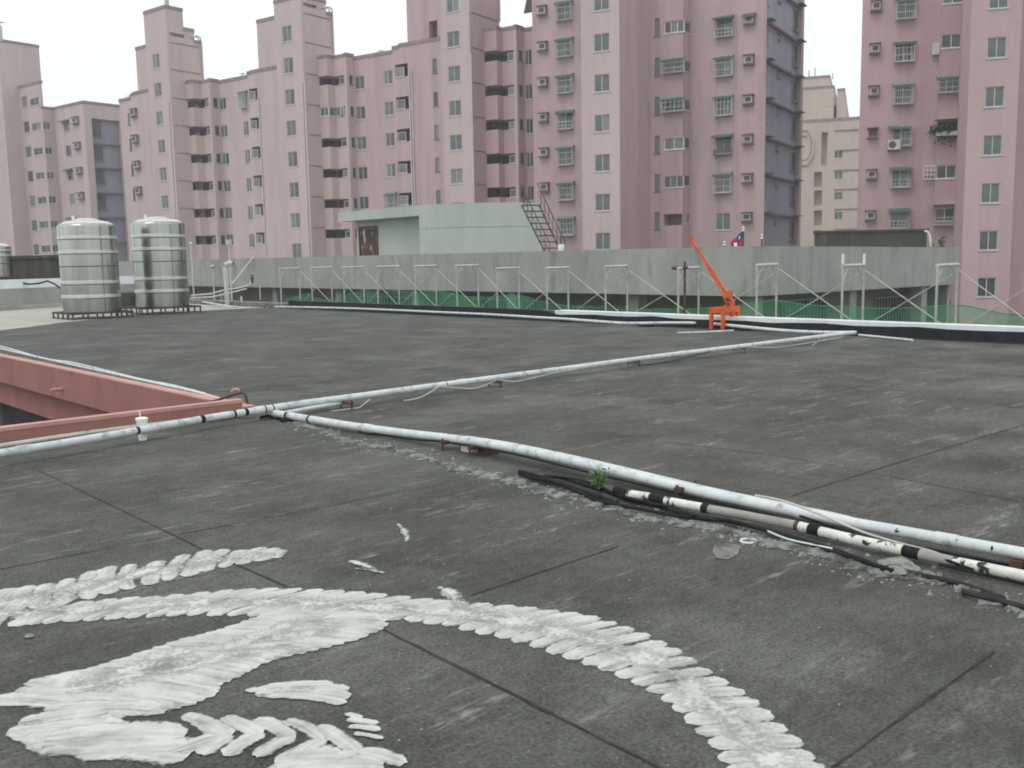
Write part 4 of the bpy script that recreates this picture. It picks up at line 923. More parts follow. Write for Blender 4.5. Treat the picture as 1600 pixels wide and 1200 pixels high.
q.build('doubled_mesh', NET, nett)

# ================================================================ ORANGE ROOF HOIST
ho = thing('roof_hoist', 'small orange hand crane standing over the roof kerb', 'hoist', (17.6, 12.7, 0))
f1_ = hz(1112, 514.5); f2_ = hz(1129, 515.5)
hx = float(f1_[0]+f2_[0])/2; hy0, hy1 = float(f2_[1]), float(f1_[1])
zT = float(hX(1118, 480.5, hx)[2]); hx2 = hx+.55
q = MB()
for x in (hx, hx2): q.box(x-.04, x+.04, hy0-.04, hy1+.04, zT-.11, zT)
for y in (hy0, hy1): q.box(hx+.04, hx2-.04, y-.04, y+.04, zT-.108, zT-.002)
q.build('base_frame', ORANGE, ho)
for x, y, z0 in ((hx, hy0, 0), (hx, hy1, 0), (hx2, hy0, ZK), (hx2, hy1, ZK)):
    q = MB(); q.box(x-.035, x+.035, y-.035, y+.035, z0, zT-.112); q.build('leg', ORANGE, ho)
mx_, my_ = hx+.36, hy0+.02
q = MB(); q.tube([(mx_, my_, zT-.28), (mx_, my_, zT+.14)], .055, 10); q.build('mast', ORANGE, ho)
mb_ = hX(1139.5, 462, mx_); my2 = float(mb_[1])
q = MB(); q.box(mx_-.06, mx_+.06, my2-.055, my2+.075, float(hX(1139, 472, mx_)[2]), float(hX(1139, 454, mx_)[2])); q.build('winch_box', ORANGE, ho)
b0 = hX(1136, 460, mx_); b1 = hX(1079, 372.8, mx_)
q = MB(); q.tube([b0, b1], .045, 8, r2=.034); q.build('boom', ORANGE, ho)
s0_, s1_ = hX(1133, 467, mx_-.03), hX(1092, 394, mx_-.03)
q = MB(); q.tube([s0_, hX(1113, 432, mx_-.03), s1_, b1-(b1-b0)*.1], .014, 6); q.build('stay_rod', ORANGE, ho)
q = MB(); q.tube([hX(1130, 464, mx_), hX(1137, 466, mx_), hX(1137, 476, mx_)], .03, 6); q.build('lower_bracket', ORANGE, ho)
q = MB(); q.lathe([(0, -.03), (.06, -.03), (.06, .03), (0, .03)], 14, O=tuple(b1+np.array([0, 0, -.0]))); q.build('pulley', ORANGE, ho)

q = MB(); q.tube([(mx_-.065, my2-.02, zT+.2), (mx_-.10, my2-.02, zT+.2), (mx_-.10, my2-.13, zT+.12), (mx_-.16, my2-.13, zT+.12)], .011, 6); q.build('crank_handle', IRON, ho)
q = MB(); q.tube([(mx_-.075, my2+.02, zT+.17), (mx_-.075, my2-.05, zT+.17)], .035, 10); q.build('rope_drum', IRON, ho)
q = MB(); q.tube([(mx_-.05, my2, zT+.24), b0+(b1-b0)*.35+np.array([-.03, 0, .055]), b1+np.array([-.02, 0, .03])], .005, 5); q.build('wire_rope', IRON, ho)
q = MB()
for x in (hx, hx2):
    for y in (hy0, hy1):
        for s_ in (-1, 1): q.tube([(x-.042, y+s_*.018, zT-.05), (x-.052, y+s_*.018, zT-.05)], .008, 6)
tag(q.build('bolts', RUST, ho), kind='stuff')

# ================================================================ STEEL WATER TANKS
def tank(label, c, dia, z0, ztop, bands, seam, prev=None):
    t_ = thing('water_tank', label, 'water tank', (c[0], c[1], 0), 'upright stainless steel water tanks'); r_ = dia/2; O = (c[0], c[1], 0)
    prof = [(0, z0), (r_, z0)]
    zz = sorted([(z, .055) for z in bands])
    z = z0
    for zb, h in zz:
        prof += [(r_, zb-h-.02), (r_, zb-h), (r_+.012, zb-h*.55), (r_+.012, zb+h*.55), (r_, zb+h), (r_, zb+h+.02)]
    prof += [(r_, ztop-.09), (r_, ztop-.07), (r_-.03, ztop-.02), (r_*.72, ztop+.07), (r_*.45, ztop+.10), (r_*.44, ztop+.13)]
    q = MB(); q.lathe(prof, 64, O=O); q.build('tank_body', STEEL, t_, smooth=True)
    for zb, h in zz: q = MB(); q.lathe([(r_+.004, zb-.045), (r_+.018, zb-.04), (r_+.018, zb+.04), (r_+.004, zb+.045)], 64, O=O); q.build('band', STEELB, t_, smooth=True)
    q = MB(); q.lathe([(r_+.002, seam-.015), (r_+.014, seam), (r_+.002, seam+.015)], 64, O=O); q.build('seam', IRON, t_)
    q = MB(); q.lathe([(r_-.02, ztop-.028), (r_*.73, ztop+.074), (r_*.5, ztop+.105)], 64, O=O); q.build('shoulder', STEELB, t_, smooth=True)
    q = MB(); q.lathe([(r_*.46, ztop+.08), (r_*.46, ztop+.13), (r_*.3, ztop+.17), (0, ztop+.19)], 40, O=O); q.build('lid', STEELB, t_, smooth=True)
    q = MB(); q.tube([(c[0]-r_*.35, c[1]+r_*.3, ztop+.1), (c[0]-r_*.35, c[1]+r_*.3, ztop+.26)], .05, 8); q.build('float_valve', WHITEP, t_)
    cd_ = np.array([-c[0], -c[1]])/math.hypot(*c[:2]); an = math.atan2(cd_[1], cd_[0])+.45
    q = MB(); q.tube([(c[0]+(r_+.004)*math.cos(an), c[1]+(r_+.004)*math.sin(an), z0+.02), (c[0]+(r_+.004)*math.cos(an), c[1]+(r_+.004)*math.sin(an), ztop-.1)], .008, 6); q.build('weld_seam', RUST, t_)
    s_ = MB(); e = r_*1.06
    for k in range(3):
        y = -e+e*k; s_.box(c[0]-e, c[0]+e, c[1]+y-.03, c[1]+y+.03, z0-.06, z0-.003)
    for k in range(2):
        x = -e+2*e*k; s_.box(c[0]+x-.03, c[0]+x+.03, c[1]-e-.03, c[1]+e+.03, z0-.058, z0-.004)
    st_ = s_.build('stand', IRON, t_)
    for k in range(5):
        for j in (-1, 1):
            x = -e+2*e*k/4; q = MB(); q.box(c[0]+x-.022, c[0]+x+.022, c[1]+j*e-.022, c[1]+j*e+.022, .0, z0-.06); q.build('leg', RUST if k % 2 else IRON, st_)
            if 0 < k < 4: continue
    for k in range(1, 4):
        for j in (-1, 1):
            y = -e+2*e*k/4; q = MB(); q.box(c[0]+j*e-.022, c[0]+j*e+.022, c[1]+y-.022, c[1]+y+.022, 0, z0-.06); q.build('leg', IRON, st_)
    q = MB(); q.box(c[0]-e, c[0]+e, c[1]-e-.02, c[1]-e+.02, .02, .05); q.box(c[0]-e-.02, c[0]-e+.02, c[1]-e, c[1]+e, .021, .049); q.build('bottom_rail', RUST, st_)
    return t_
def tank_px(label, base, d, xl, xr, ytop, ybody, bands, seam):
    xm = (xl+xr)/2; c = at(xm, base, d); zf = lambda y: float(at3(xm, y, d)[2]); dia = (xr-xl)*d/F*.915
    tank(label, c, dia, zf(ybody), zf(ytop), [zf(y) for y in bands], zf(seam))
tank_px('stainless steel water tank with broad pale bands, nearest the picture edge', 490, 31.0, 99, 191, 350, 486, (371.6, 394, 440.8, 462.4), 416)
tank_px('stainless steel water tank with a dark seam line, next to the white vent pipes', 484, 33.5, 212, 298, 347, 478, (369, 389, 434.5, 454), 408.5)
c = at(-8, 400, 44); zf = lambda y: float(at3(0, y, 44)[2])
tank('squat far steel tank cut by the left picture edge', c, 1.35, zf(432), zf(384), [zf(391), zf(399)], zf(412))

# ---- left parapet with pale membrane, mossy tank behind
A, B = hz(-30, 487)[:2], hz(97, 479)[:2]; dr_ = (B-A)/np.linalg.norm(B-A); Cc = A+dr_*(np.linalg.norm(B-A)*2.35); nn = np.array([-dr_[1], dr_[0]]); nn = nn if nn@A > 0 else -nn
dm = depth_of(hz(50, 482)[:2]); z1 = float(at3(50, 450, dm)[2]); z2 = float(at3(50, 436, dm+.3)[2])
pw = thing('left_parapet', 'grey parapet wall with a pale membrane top behind the steel tanks', 'parapet', (*A, 0))
g = MB(); g.prism([A, Cc, Cc+nn*.3, A+nn*.3], 0, z1); g.build('wall', CONC, pw)
g = MB(); g.hexa([(*(A-nn*.02), z1+.003), (*(Cc-nn*.02), z1+.003), (*(Cc+nn*.5), z1+.003), (*(A+nn*.5), z1+.003), (*(A+nn*.1), z2), (*(Cc+nn*.1), z2), (*(Cc+nn*.5), z2), (*(A+nn*.5), z2)]); g.build('membrane', MEMB, pw)
g = MB(); g.prism([A-nn*.35, Cc-nn*.35, Cc-nn*.003, A-nn*.003], 0, .16); g.build('step', CREAMC, pw)
q = MB(); q.tube([at3(x, y, dm-.2) for x, y in ((-20, 440), (10, 439), (28, 441), (45, 444), (60, 443), (74, 439), (84, 443), (94, 450))], .035, 8)
tag(q.build('loose_cable', BLACK, base=tuple(at3(40, 443, dm))), 'black cable draped over the pale membrane at left', 'cable')
A = at(-30, 420, 47); B = at(97, 420, 45.5); nn = np.array([.5, .85]); z0, z1 = float(at3(50, 436, 45)[2]), float(at3(40, 401, 46)[2])
tk = thing('concrete_tank', 'dark mossy concrete tank behind the left steel tank', 'water tank', (*A, z0))
g = MB(); g.prism([A, B, B+nn*4, A+nn*4], GZ, z1-.1); g.build('tank_wall', MOSS, tk); g = MB(); k = (B-A)/np.linalg.norm(B-A); g.prism([A+k*1.4-nn*.1, B+k*.1-nn*.1, B+nn*4.1, A+k*1.4+nn*4.1], z1-.097, z1+.05); g.build('tank_lid', MOSS, tk)
q = MB(); p = at3(197, 461, 37.5); q.box(p[0]-.55, p[0]+.5, p[1]-.4, p[1]+.4, 0, .62); q2 = q
cu = thing('cooling_unit', 'dark boxy machine between the two steel tanks', 'machine', (p[0], p[1], 0)); q.build('casing', MOSS, cu); q = MB(); q.tube([(p[0]+.2, p[1]-.42, .38), (p[0]+.2, p[1]-.46, .38)], .16, 14); q.build('fan', BLACK, cu)
leafplant('tree', 'yellow green tree crown showing between the steel tanks', (*at(191, 420, 84)[:2], -6.0), 9.3, 1100, .5, PLANT, 2.2, 'tree')

# ---- vents, poles and pipes at the far corner
def pole(label, x, ytop, ybase, r_, m, nm='pole', head=None, cat='pole'):
    p = hz(x, ybase); d_ = depth_of(p[:2]); zt_ = float(at3(x, ytop, d_)[2]); t_ = thing(nm, label, cat, (p[0], p[1], 0)); q = MB(); q.tube([(p[0], p[1], 0), (p[0], p[1], zt_)], r_, 10); q.build('shaft', m, t_)
    q = MB()
    if head == 'lamp': q.box(p[0]-.08, p[0]+.08, p[1]-.08, p[1]+.08, zt_-.12, zt_+.1); q.build('head', FRAME, t_)
    if head == 'ball': q.lathe([(0, 0), (.06, .02), (.07, .06), (.0, .12)], 10, O=(p[0], p[1], zt_)); q.build('head', WHITEP, t_)
    if head == 'elbow':
        rr = np.array([math.sin(YAW), -math.cos(YAW)]); q.tube([(p[0], p[1], zt_-.02), (p[0]+rr[0]*.03, p[1]+rr[1]*.03, zt_+.08), (p[0]+rr[0]*.14, p[1]+rr[1]*.14, zt_+.13), (p[0]+rr[0]*.30, p[1]+rr[1]*.30, zt_+.13)], r_*1.05, 12); h_ = q.build('elbow', m, t_, smooth=True)
        q = MB(); e_ = np.array([p[0]+rr[0]*.301, p[1]+rr[1]*.301, zt_+.13]); q.tube([e_, e_+np.array([rr[0], rr[1], 0])*.003], r_*.9, 12); q.build('mouth', BLACK, h_)
    if head == 'cap': q.lathe([(0, .1), (.09, .08), (.11, .02), (.08, -.04), (0, -.04)], 12, O=(p[0], p[1], zt_)); q.build('cap', STEEL, t_, smooth=True)
    return t_
pole('thin pale pole with a round tip beside the right steel tank', 303.5, 382, 471, .03, PVCOLD, head='ball')
pole('pale lamp post standing behind the wide silver vent', 362.5, 378, 473, .035, PVCOLD, nm='lamp_post', head='lamp', cat='lamp post')
pole('slim vent pipe with a mushroom cap', 335.5, 417, 476, .035, GALV, nm='vent_pipe', head='cap', cat='vent')
pole('wide silver vent pipe with an elbow top', 355.5, 417, 478, .095, FRAME, nm='vent_pipe', head='elbow', cat='vent')
pole('short white stub pipe near the far roof corner', 377.5, 463, 477, .035, WHITEP, nm='stub_pipe', cat='pipe')
pole('thin conduit rising under the grey parapet band', 407, 446, 468, .025, PVCOLD, nm='conduit', cat='pipe')
def run(label, px, r_, m, nm='pipe', cat='pipe', z=None, d=None, smooth=True):
    pts = [at3(x, y, d) if d else hz(x, y, z) for x, y in px]; q = MB(); q.tube(pts, r_, 8); return tag(q.build(nm, m, base=tuple(pts[0]), smooth=smooth), label, cat)
run('slanting white pole leaning against the grey band', [(396, 401), (363, 443)], .028, WHITEP, 'slanting_pole', 'pole', d=44)
run('cream pipe curving from the right steel tank to a tap', [(298, 462), (330, 459), (352, 453), (375, 449.5), (390, 445), (393, 437)], .032, PVCOLD, d=38)
run('second cream pipe running below the curved one', [(298, 466), (332, 464), (360, 457.5), (385, 451)], .03, PVCOLD, d=37.6)
run('pale blue pipe lying at the foot of the vents', [(298, 469), (325, 473), (345, 476.5), (372, 480)], .03, MEMB, z=.1)
q = MB(); p = at3(394, 436, 38); q.lathe([(0, -.15), (.05, -.13), (.06, .05), (.03, .12), (0, .13)], 8, O=tuple(p)); q.box(p[0]-.09, p[0]+.09, p[1]-.03, p[1]+.03, p[2]+.13, p[2]+.16); tag(q.build('valve', RUST, base=tuple(p)), 'rusty tap valve at the end of the cream pipe', 'valve')
# ================================================================ PIPES ACROSS THE ROOF
def smooth_path(P, k=5):
    out_ = []; n_ = len(P)
    for i in range(n_-1):
        p0, p1, p2, p3 = P[max(i-1, 0)], P[i], P[i+1], P[min(i+2, n_-1)]
        for j in range(k):
            t_ = j/k; out_.append(.5*((2*p1)+(-p0+p2)*t_+(2*p0-5*p1+4*p2-p3)*t_*t_+(-p0+3*p1-3*p2+p3)*t_**3))
    out_.append(P[-1]); return out_
def pipe(name, label, pts, r_, m, group=None, couplings=(), marks=(), n=16, r2=None):
    pts = smooth_path([np.array(p) for p in pts]); b_ = pts[0]; t_ = thing(name, label, 'pipe', (b_[0], b_[1], 0), group)
    r2 = r2 or r_; q = MB(); q.tube(pts, r_, n, r2=r2); q.build('pipe_run', m, t_, smooth=True)
    def near(u):
        i = min(len(pts)-2, max(0, int(u*(len(pts)-1)))); d_ = pts[i+1]-pts[i]; return pts[i], d_/np.linalg.norm(d_)
    for u in couplings:
        c_, d_ = near(u); q = MB(); q.tube([c_-d_*.06, c_+d_*.06], (r_+(r2-r_)*u)*1.13, n); q.build('coupling', m, t_, smooth=True)
    for u, w_ in marks:
        c_, d_ = near(u); q = MB(); q.tube([c_-d_*w_/2, c_+d_*w_/2], r_*1.02, n); q.build('tape_mark', BLACK, t_)
    return t_, pts
def bracket(t_, c, along, w, h, block=False):
    along = np.array([*along, 0]); n_ = np.array([-along[1], along[0], 0])
    q = MB(); a_, b_ = c-n_*w/2, c+n_*w/2
    q.hexa([a_-along*.025, b_-along*.025, b_+along*.025, a_+along*.025]+[v_+np.array([0, 0, .03]) for v_ in (a_-along*.025, b_-along*.025, b_+along*.025, a_+along*.025)]); o = q.build('support_bar', RUST, t_)
    for p_ in (a_, b_): q = MB(); q.tube([(p_[0], p_[1], 0), (p_[0], p_[1], p_[2]+.05)], .009, 6); q.build('support_leg', RUST, o)
ZA = .11
A_px = [(-60, 718), (0, 708.5), (100, 692.5), (200, 675.5), (260, 665), (330, 652.5), (410, 640)]
pA, ptsA = pipe('white_pipe', 'white pipe along the front of the red light well', [hz(x, y, ZA) for x, y in A_px], .036, PVC, 'white drain pipes on the roof', couplings=(.25, .62), marks=((.55, .03), (.80, .05), (.9, .025), (.96, .04), (.985, .03)))
B_px = [(404, 641), (470, 631), (550, 620.5), (650, 607), (770, 591), (900, 574), (1000, 560.5), (1110, 547), (1220, 533.5), (1334, 519.5)]
pB, ptsB = pipe('white_pipe', 'long straight white pipe running from the light well corner to the far kerb', [hz(x, y, ZA) for x, y in B_px], .038, PVC, 'white drain pipes on the roof', couplings=(.02, .40, .75), marks=((.03, .02), (.05, .015), (.39, .01)))
for x, y in ((541, 631), (773, 598), (990, 567), (1155, 545), (1275, 527)): c_ = hz(x, y, .055); bracket(pB, c_, (1, 0), .22, .08)
C_px = [(425, 645), (500, 657.5), (560, 667), (640, 677.5), (720, 687), (800, 700.5), (900, 722), (1000, 746), (1100, 770), (1200, 791), (1300, 811.5), (1400, 829), (1500, 847), (1610, 867), (1700, 884)]
pC, ptsC = pipe('white_pipe', 'thick sagging white pipe crossing the middle of the roof toward the right edge', [hX(x, y, 4.9+.2*min(1, max(0, (x-430)/230))) for x, y in C_px]+[np.array([5.1, -1.5, .12]), np.array([5.1, -6, .12])], .038, PVC, 'white drain pipes on the roof', couplings=(.14, .36, .60, .74), marks=((.03, .04), (.055, .03)), r2=.030)
D2_px = [(730, 683.5), (800, 694.5), (900, 715.5), (1000, 739), (1100, 763), (1200, 784.5), (1300, 805)]
pipe('white_pipe', 'slimmer white pipe tucked behind the thick sagging pipe', [hX(x, y+2.2, 5.18) for x, y in D2_px]+[hX(1345, 819, 5.16)], .027, PVC, 'white drain pipes on the roof')
for x, y in ((706, 694), (748, 702), (1072, 773)): c_ = hX(x, y, 5.12); bracket(pC, np.array([c_[0], c_[1], .055]), (0, 1), .2, .1)
for x, y, s_ in ((760, 706, .05), (1590, 886, .03)):
    p_ = hz(x, y+4); q = MB(); q.box(p_[0]-s_, p_[0]+s_*2, p_[1]-s_, p_[1]+s_, 0, s_*1.7); q.build('rusty_clamp', RUST, pC)
p_ = hz(731, 705); q = MB(); q.box(p_[0]-.035, p_[0]+.035, p_[1]-.05, p_[1]+.05, 0, .1); q.build('white_block', WHITEP, pC)
for x, y, sx in ((1398, 828, .016), (1488, 842, .02), (1547, 857, .013), (948, 728, .006)):
    c_ = hX(x, y, 5.05); q = MB()
    i_ = min(range(len(ptsC)), key=lambda k: np.linalg.norm(ptsC[k]-c_)); o_ = ptsC[i_]; v_ = c_-o_; v_[1] *= .2; ang = math.atan2(v_[2], v_[0])
    for k in range(6):
        a0_, a1_ = ang-.5+k/6, ang-.5+(k+1)/6; r_ = .0325 if x > 1300 else .0365; w0, w1 = (sx*(.1+1.3*rnd.random()*math.sin(math.pi*(k+.5)/6)) for _ in range(2))
        f_ = lambda a_, dy: (o_[0]+r_*math.cos(a_), c_[1]+dy, o_[2]+r_*math.sin(a_))
        q.quad(f_(a0_, -w0), f_(a1_, -w1), f_(a1_, w1*.6), f_(a0_, w0*.6))
    q.build('tar_mark', BLACK, pC)
E_px = [(430, 479.5), (475, 480), (550, 482), (625, 485), (700, 488.5), (767, 491.5), (840, 496), (885, 498.5), (930, 502), (980, 505), (1040, 504.5), (1100, 505), (1140, 508.5), (1200, 514.5), (1240, 517.5), (1290, 519.5), (1338, 519.5)]
pipe('white_pipe', 'wavering white pipe following the black kerb', [hz(x, y, .1) for x, y in E_px], .034, PVC, 'white drain pipes on the roof', couplings=(.5, .7), n=10)
for x, y in ((605, 487), (686, 491), (886, 503), (1010, 510), (1163, 515.5)):
    p_ = hz(x, y); q = MB(); q.box(p_[0]-.12, p_[0]+.08, p_[1]-.2, p_[1]+.15, 0, .06); tag(q.build('pipe_block', BITUM, base=tuple(p_)), 'low tarred block under the kerb pipe, '+{605: 'farthest one at the left', 686: 'second from the left', 886: 'middle one below the start of the white coping', 1010: 'second from the right', 1163: 'just right of the orange hoist'}[x], 'pipe block', 'tarred blocks under the kerb pipe')
E2 = [(1342, 523.5), (1380, 527), (1426, 531.5)]
run('short thin white pipe at the foot of the kerb, right of the long pipe', E2, .022, PVC, 'white_pipe', z=.03)
run('loose white conduit lying on the roof below the orange hoist', [(1059, 520.3), (1100, 519), (1146, 516.6)], .02, PVC, 'loose_conduit', z=.022)
run('short white pipe tucked under the pipe junction', [(437, 647), (480, 638.5), (520, 632), (549, 627)], .022, PVC, 'white_pipe', z=.06)
run('thin cream pipe at the foot of the red parapet', [(-50, 703.5), (0, 697), (80, 684.5), (160, 673), (240, 663.5), (300, 656), (360, 649), (400, 647)], .022, PVCOLD, 'thin_pipe', z=.04)
def edge(label, px, X, r_, m_):
    pts = smooth_path([hX(x, y, X) for x, y in px], 4); q = MB(); q.tube(pts, r_, 8); tag(q.build('edge_pipe', m_, base=tuple(pts[0]), smooth=True), label, 'pipe')
edge('white tube lying along the back of the red far parapet', [(-20, 539), (0, 544.5), (60, 558), (120, 571.5), (180, 584.5), (240, 598), (300, 611), (330, 619), (360, 628), (385, 634)], 5.02, .016, PVC)
edge('slimmer white tube crossing over the one behind the red far parapet', [(-20, 536), (20, 546), (70, 560.5), (110, 566), (150, 575), (220, 592.5), (270, 602), (322, 615.5)], 5.07, .013, PVC)
hosep = [(300, 634.5), (340, 625), (364, 617), (380, 613.5), (383.5, 617), (386, 627), (388, 634)]
run('brown hose bent over the end of the red parapet', hosep, .014, RUST, 'hose', 'hose', d=10.6)
run('brown coil on the red parapet corner', [(362, 612), (366, 609), (371, 608.5), (374, 610)], .016, REDT, 'hose_coil', 'hose', d=10.5)
# black lumps and strap ends at the junction
for x, y in ((427, 652), (441, 656), (398, 645), (415, 655), (447, 660)):
    p_ = hz(x, y); q = MB(); q.tube([(p_[0]-.05, p_[1]+.03, .02), (p_[0]+.02, p_[1], .03), (p_[0]+.07, p_[1]-.05, .02)], .018, 6); tag(q.build('tar_lump', BLACK, base=tuple(p_)), 'black tar lump '+{427: 'in the middle of the ones below the pipe junction', 441: 'second from the right below the pipe junction', 398: 'left of the pipe junction, touching the front pipe', 415: 'just left of the middle one below the pipe junction', 447: 'at the lower right below the pipe junction'}[x], 'tar lump', 'tar lumps under the junction')
# sagging wires under the long pipe
for k, px in enumerate(([(578, 624), (556, 641), (538, 648), (519, 651)], [(687, 603), (672, 613), (659, 620), (645, 624), (631, 626)], [(687, 604), (715, 606), (744, 606.5), (775, 594)], [(778, 593), (795, 595.5), (809, 595.5), (835, 590), (862, 583), (900, 577)], [(980, 566), (1000, 570), (1040, 566), (1080, 557), (1110, 549)], [(1272, 527), (1282, 529), (1275, 536), (1268, 540)], [(1165, 541), (1210, 543), (1250, 538), (1290, 531), (1318, 526)])):
    q = MB(); pts = smooth_path([hY(x, y, 9.02 if k < 4 else 9.1) for x, y in px], 4); pts = [np.array([p_[0], p_[1], max(.012, p_[2])]) for p_ in pts]
    q.tube(pts, .0065, 5); tag(q.build('wire', PVCOLD if k != 4 else BLACK, base=tuple(pts[0])), ['beige wire drooping nearest the junction', 'beige wire end hanging left of the middle bracket', 'beige wire looping to the middle bracket', 'beige wire swinging right of the middle bracket', 'black wire drooping under the long pipe', 'bent beige wire end near the far kerb', 'beige wire hanging at the far end of the long pipe'][k], 'wire')
# the old wrapped pipe on the roof
W_px = [(962, 766), (980, 771.5), (1017, 777), (1040, 782), (1048, 784), (1094, 792.5), (1098, 793.5), (1108, 795.5), (1150, 803), (1200, 812.5), (1243, 821), (1250, 822.5), (1265, 826), (1282, 830.5), (1345, 845.5), (1412, 860), (1438, 866), (1490, 878), (1520, 884), (1560, 892), (1620, 904)]
wp = thing('wrapped_pipe', 'old pipe patched in black tape and flaking white paint beside the sagging pipe', 'pipe', (*hz(1200, 812)[:2], 0))
sm = [hz(x, y, .05) for x, y in W_px]; sm.append(np.array([sm[-1][0]+.15, -6, .05]))
WHF = mat('flaking_white_paint', (.72, .73, .66), (.55, .56, .50), 12, rough=.7, c3=(.03, .03, .03), s3=16, lo3=.56, hi3=.60)
GRP = mat('dirty_grey_pipe', (.33, .32, .29), (.24, .23, .21), 9, rough=.7, c3=(.2, .1, .07), s3=7, lo3=.62, hi3=.75)
seg_end = WHF; seg = [BLACK, WHF, BLACK, WHF, WHF, WHF, BLACK, GRP, GRP, GRP, RUST, WHF, BLACK, WHF, WHF, BLACK, GRP, WHF, WHF, WHF, WHF]
for i, m_ in enumerate(seg):
    q = MB(); q.tube([sm[i], sm[i+1]], .029 if m_ is not BLACK else .031, 12); q.build('pipe_segment', m_, wp, smooth=True)
# cables
def cable(label, px, r_, m_, z=.025, X=None, nm='cable'):
    P0_ = [hX(x, y, X) if X else hz(x, y, z+rnd.uniform(-.008, .012)) for x, y in px]
    if px[-1][0] >= 1600: P0_ += [np.array([P0_[-1][0]+.02, -3, z]), np.array([P0_[-1][0]+.05, -6, z])]
    pts = smooth_path(P0_, 4); q = MB(); q.tube(pts, r_*.78, 7); return tag(q.build(nm, m_, base=tuple(pts[0]), smooth=True), label, 'cable')
cable('black cable at the near side of the bundle by the wrapped pipe', [(812, 740), (838, 748), (870, 754), (905, 769), (935, 783), (980, 791), (1040, 803), (1090, 810), (1140, 814), (1200, 830), (1240, 841), (1330, 871), (1395, 892)], .016, BLACK)
cable('black cable through the middle of the bundle by the wrapped pipe', [(850, 744), (880, 747), (910, 756), (945, 767), (985, 781), (1030, 790), (1075, 805), (1130, 813), (1180, 824), (1230, 837), (1300, 858), (1360, 880)], .017, BLACK)
cable('thin black cable closest to the green weed', [(868, 744), (900, 749), (930, 757), (960, 771), (1000, 783), (1050, 793), (1085, 806)], .013, BLACK, z=.04)
cable('thick short black cable end left of the weed', [(812, 737), (830, 742), (860, 751), (900, 764), (940, 778), (965, 786)], .024, BLACK, z=.03)
cable('black cable strapped below the sagging white pipe', [(560, 673.5), (600, 680), (650, 687), (690, 690), (720, 694.5), (800, 709), (900, 733), (1000, 757), (1100, 781), (1200, 804), (1290, 828), (1400, 849), (1500, 868), (1590, 886), (1640, 896)], .011, BLACK, X=5.06)
cable('beige cable slipping from the sagging pipe over the wrapped pipe', [(1180, 774), (1210, 779.5), (1240, 788), (1290, 807), (1350, 832), (1410, 850), (1450, 860), (1490, 874), (1530, 889), (1590, 908), (1640, 922)], .009, PVCOLD, X=4.98)
cable('black cable beside the beige cable at lower right', [(1250, 806), (1300, 823), (1350, 838), (1420, 857), (1470, 872), (1520, 890), (1600, 912)], .010, BLACK, z=.06)
cable('cracked black strip crossing the mortar at lower right', [(1415, 893), (1450, 901), (1490, 909), (1530, 921), (1570, 936), (1630, 955)], .018, SEAL, z=.012)
cable('pale wire between wrapped pipe and mortar', [(1200, 830), (1230, 842), (1270, 851), (1300, 857)], .007, MEMB, z=.03)
# crumbling mortar seam
Mpx = [(455, 662), (500, 673), (545, 687), (590, 698), (640, 710), (690, 722), (740, 738), (790, 750), (840, 762), (890, 776), (940, 790), (1000, 803), (1060, 815), (1120, 828), (1180, 840), (1240, 856), (1300, 872), (1360, 888), (1420, 900), (1480, 914), (1550, 934), (1640, 960)]
Mp_ = [hz(x, y) for x, y in Mpx]; Mp_ += [np.array([Mp_[-1][0]+.02, Mp_[-1][1]-k*.35, 0]) for k in range(1, 16)]
cl = smooth_path(Mp_, 10); q = MB(); prev = None; nx = 9
for i, c_ in enumerate(cl):
    d_ = cl[min(i+1, len(cl)-1)]-cl[max(i-1, 0)]; n_ = np.array([-d_[1], d_[0], 0]); n_ /= np.linalg.norm(n_); row = []
    w_ = (.025+.05*abs(math.sin(i*.37)*math.sin(i*.11+1))+.075*rnd.random()**2)*(1.0 if i > 60 else .55+.008*i); of = .035*math.sin(i*.21)+rnd.uniform(-.02, .02)
    for k in range(nx):
        u = k/(nx-1)*2-1; e_ = 1-abs(u); row.append((c_[0]+n_[0]*(u*w_+of), c_[1]+n_[1]*(u*w_+of), .003+.0 if e_ < .01 else .004+max(0, e_*.010+rnd.uniform(-.010, .012))))
    if prev:
        for k in range(nx-1): q.quad(prev[k], prev[k+1], row[k+1], row[k])
    prev = row
tag(q.build('mortar_seam', MORTAR), 'crumbling pale mortar seam along the cables', kind='structure')
def stone_mesh(seed):
    r2 = random.Random(seed); g = MB(); g.lathe([(.0, 0), (.8, .02), (1, .3), (.75, .62), (.0, .8)], 7); g.v = [(x*(.8+.4*r2.random()), y*(.8+.4*r2.random()), z*(.8+.4*r2.random())) for x, y, z in g.v]; return g.mesh('stone', STONE)
sms = [stone_mesh(k) for k in range(5)]
for k, (x, y, s_, lab) in enumerate(((1385, 883, .045, 'left concrete chunk of the pile on the mortar seam'), (1405, 884, .07, 'largest concrete chunk on the mortar seam at lower right'), (1397, 897, .06, 'flat concrete chunk in front of the pile on the mortar seam'), (1421, 892, .05, 'right concrete chunk of the pile on the mortar seam'), (46, 996, .02, 'lone tan pebble near the white smears at left'))):
    p_ = hz(x, y); o = bpy.data.objects.new('stone', sms[k]); col.objects.link(o); o.location = (p_[0], p_[1], .003); o.scale = (s_, s_, s_*.7); o.rotation_euler = (0, 0, rnd.random()*6); tag(o, lab, 'stone', 'loose stones on the roof')
q = MB()
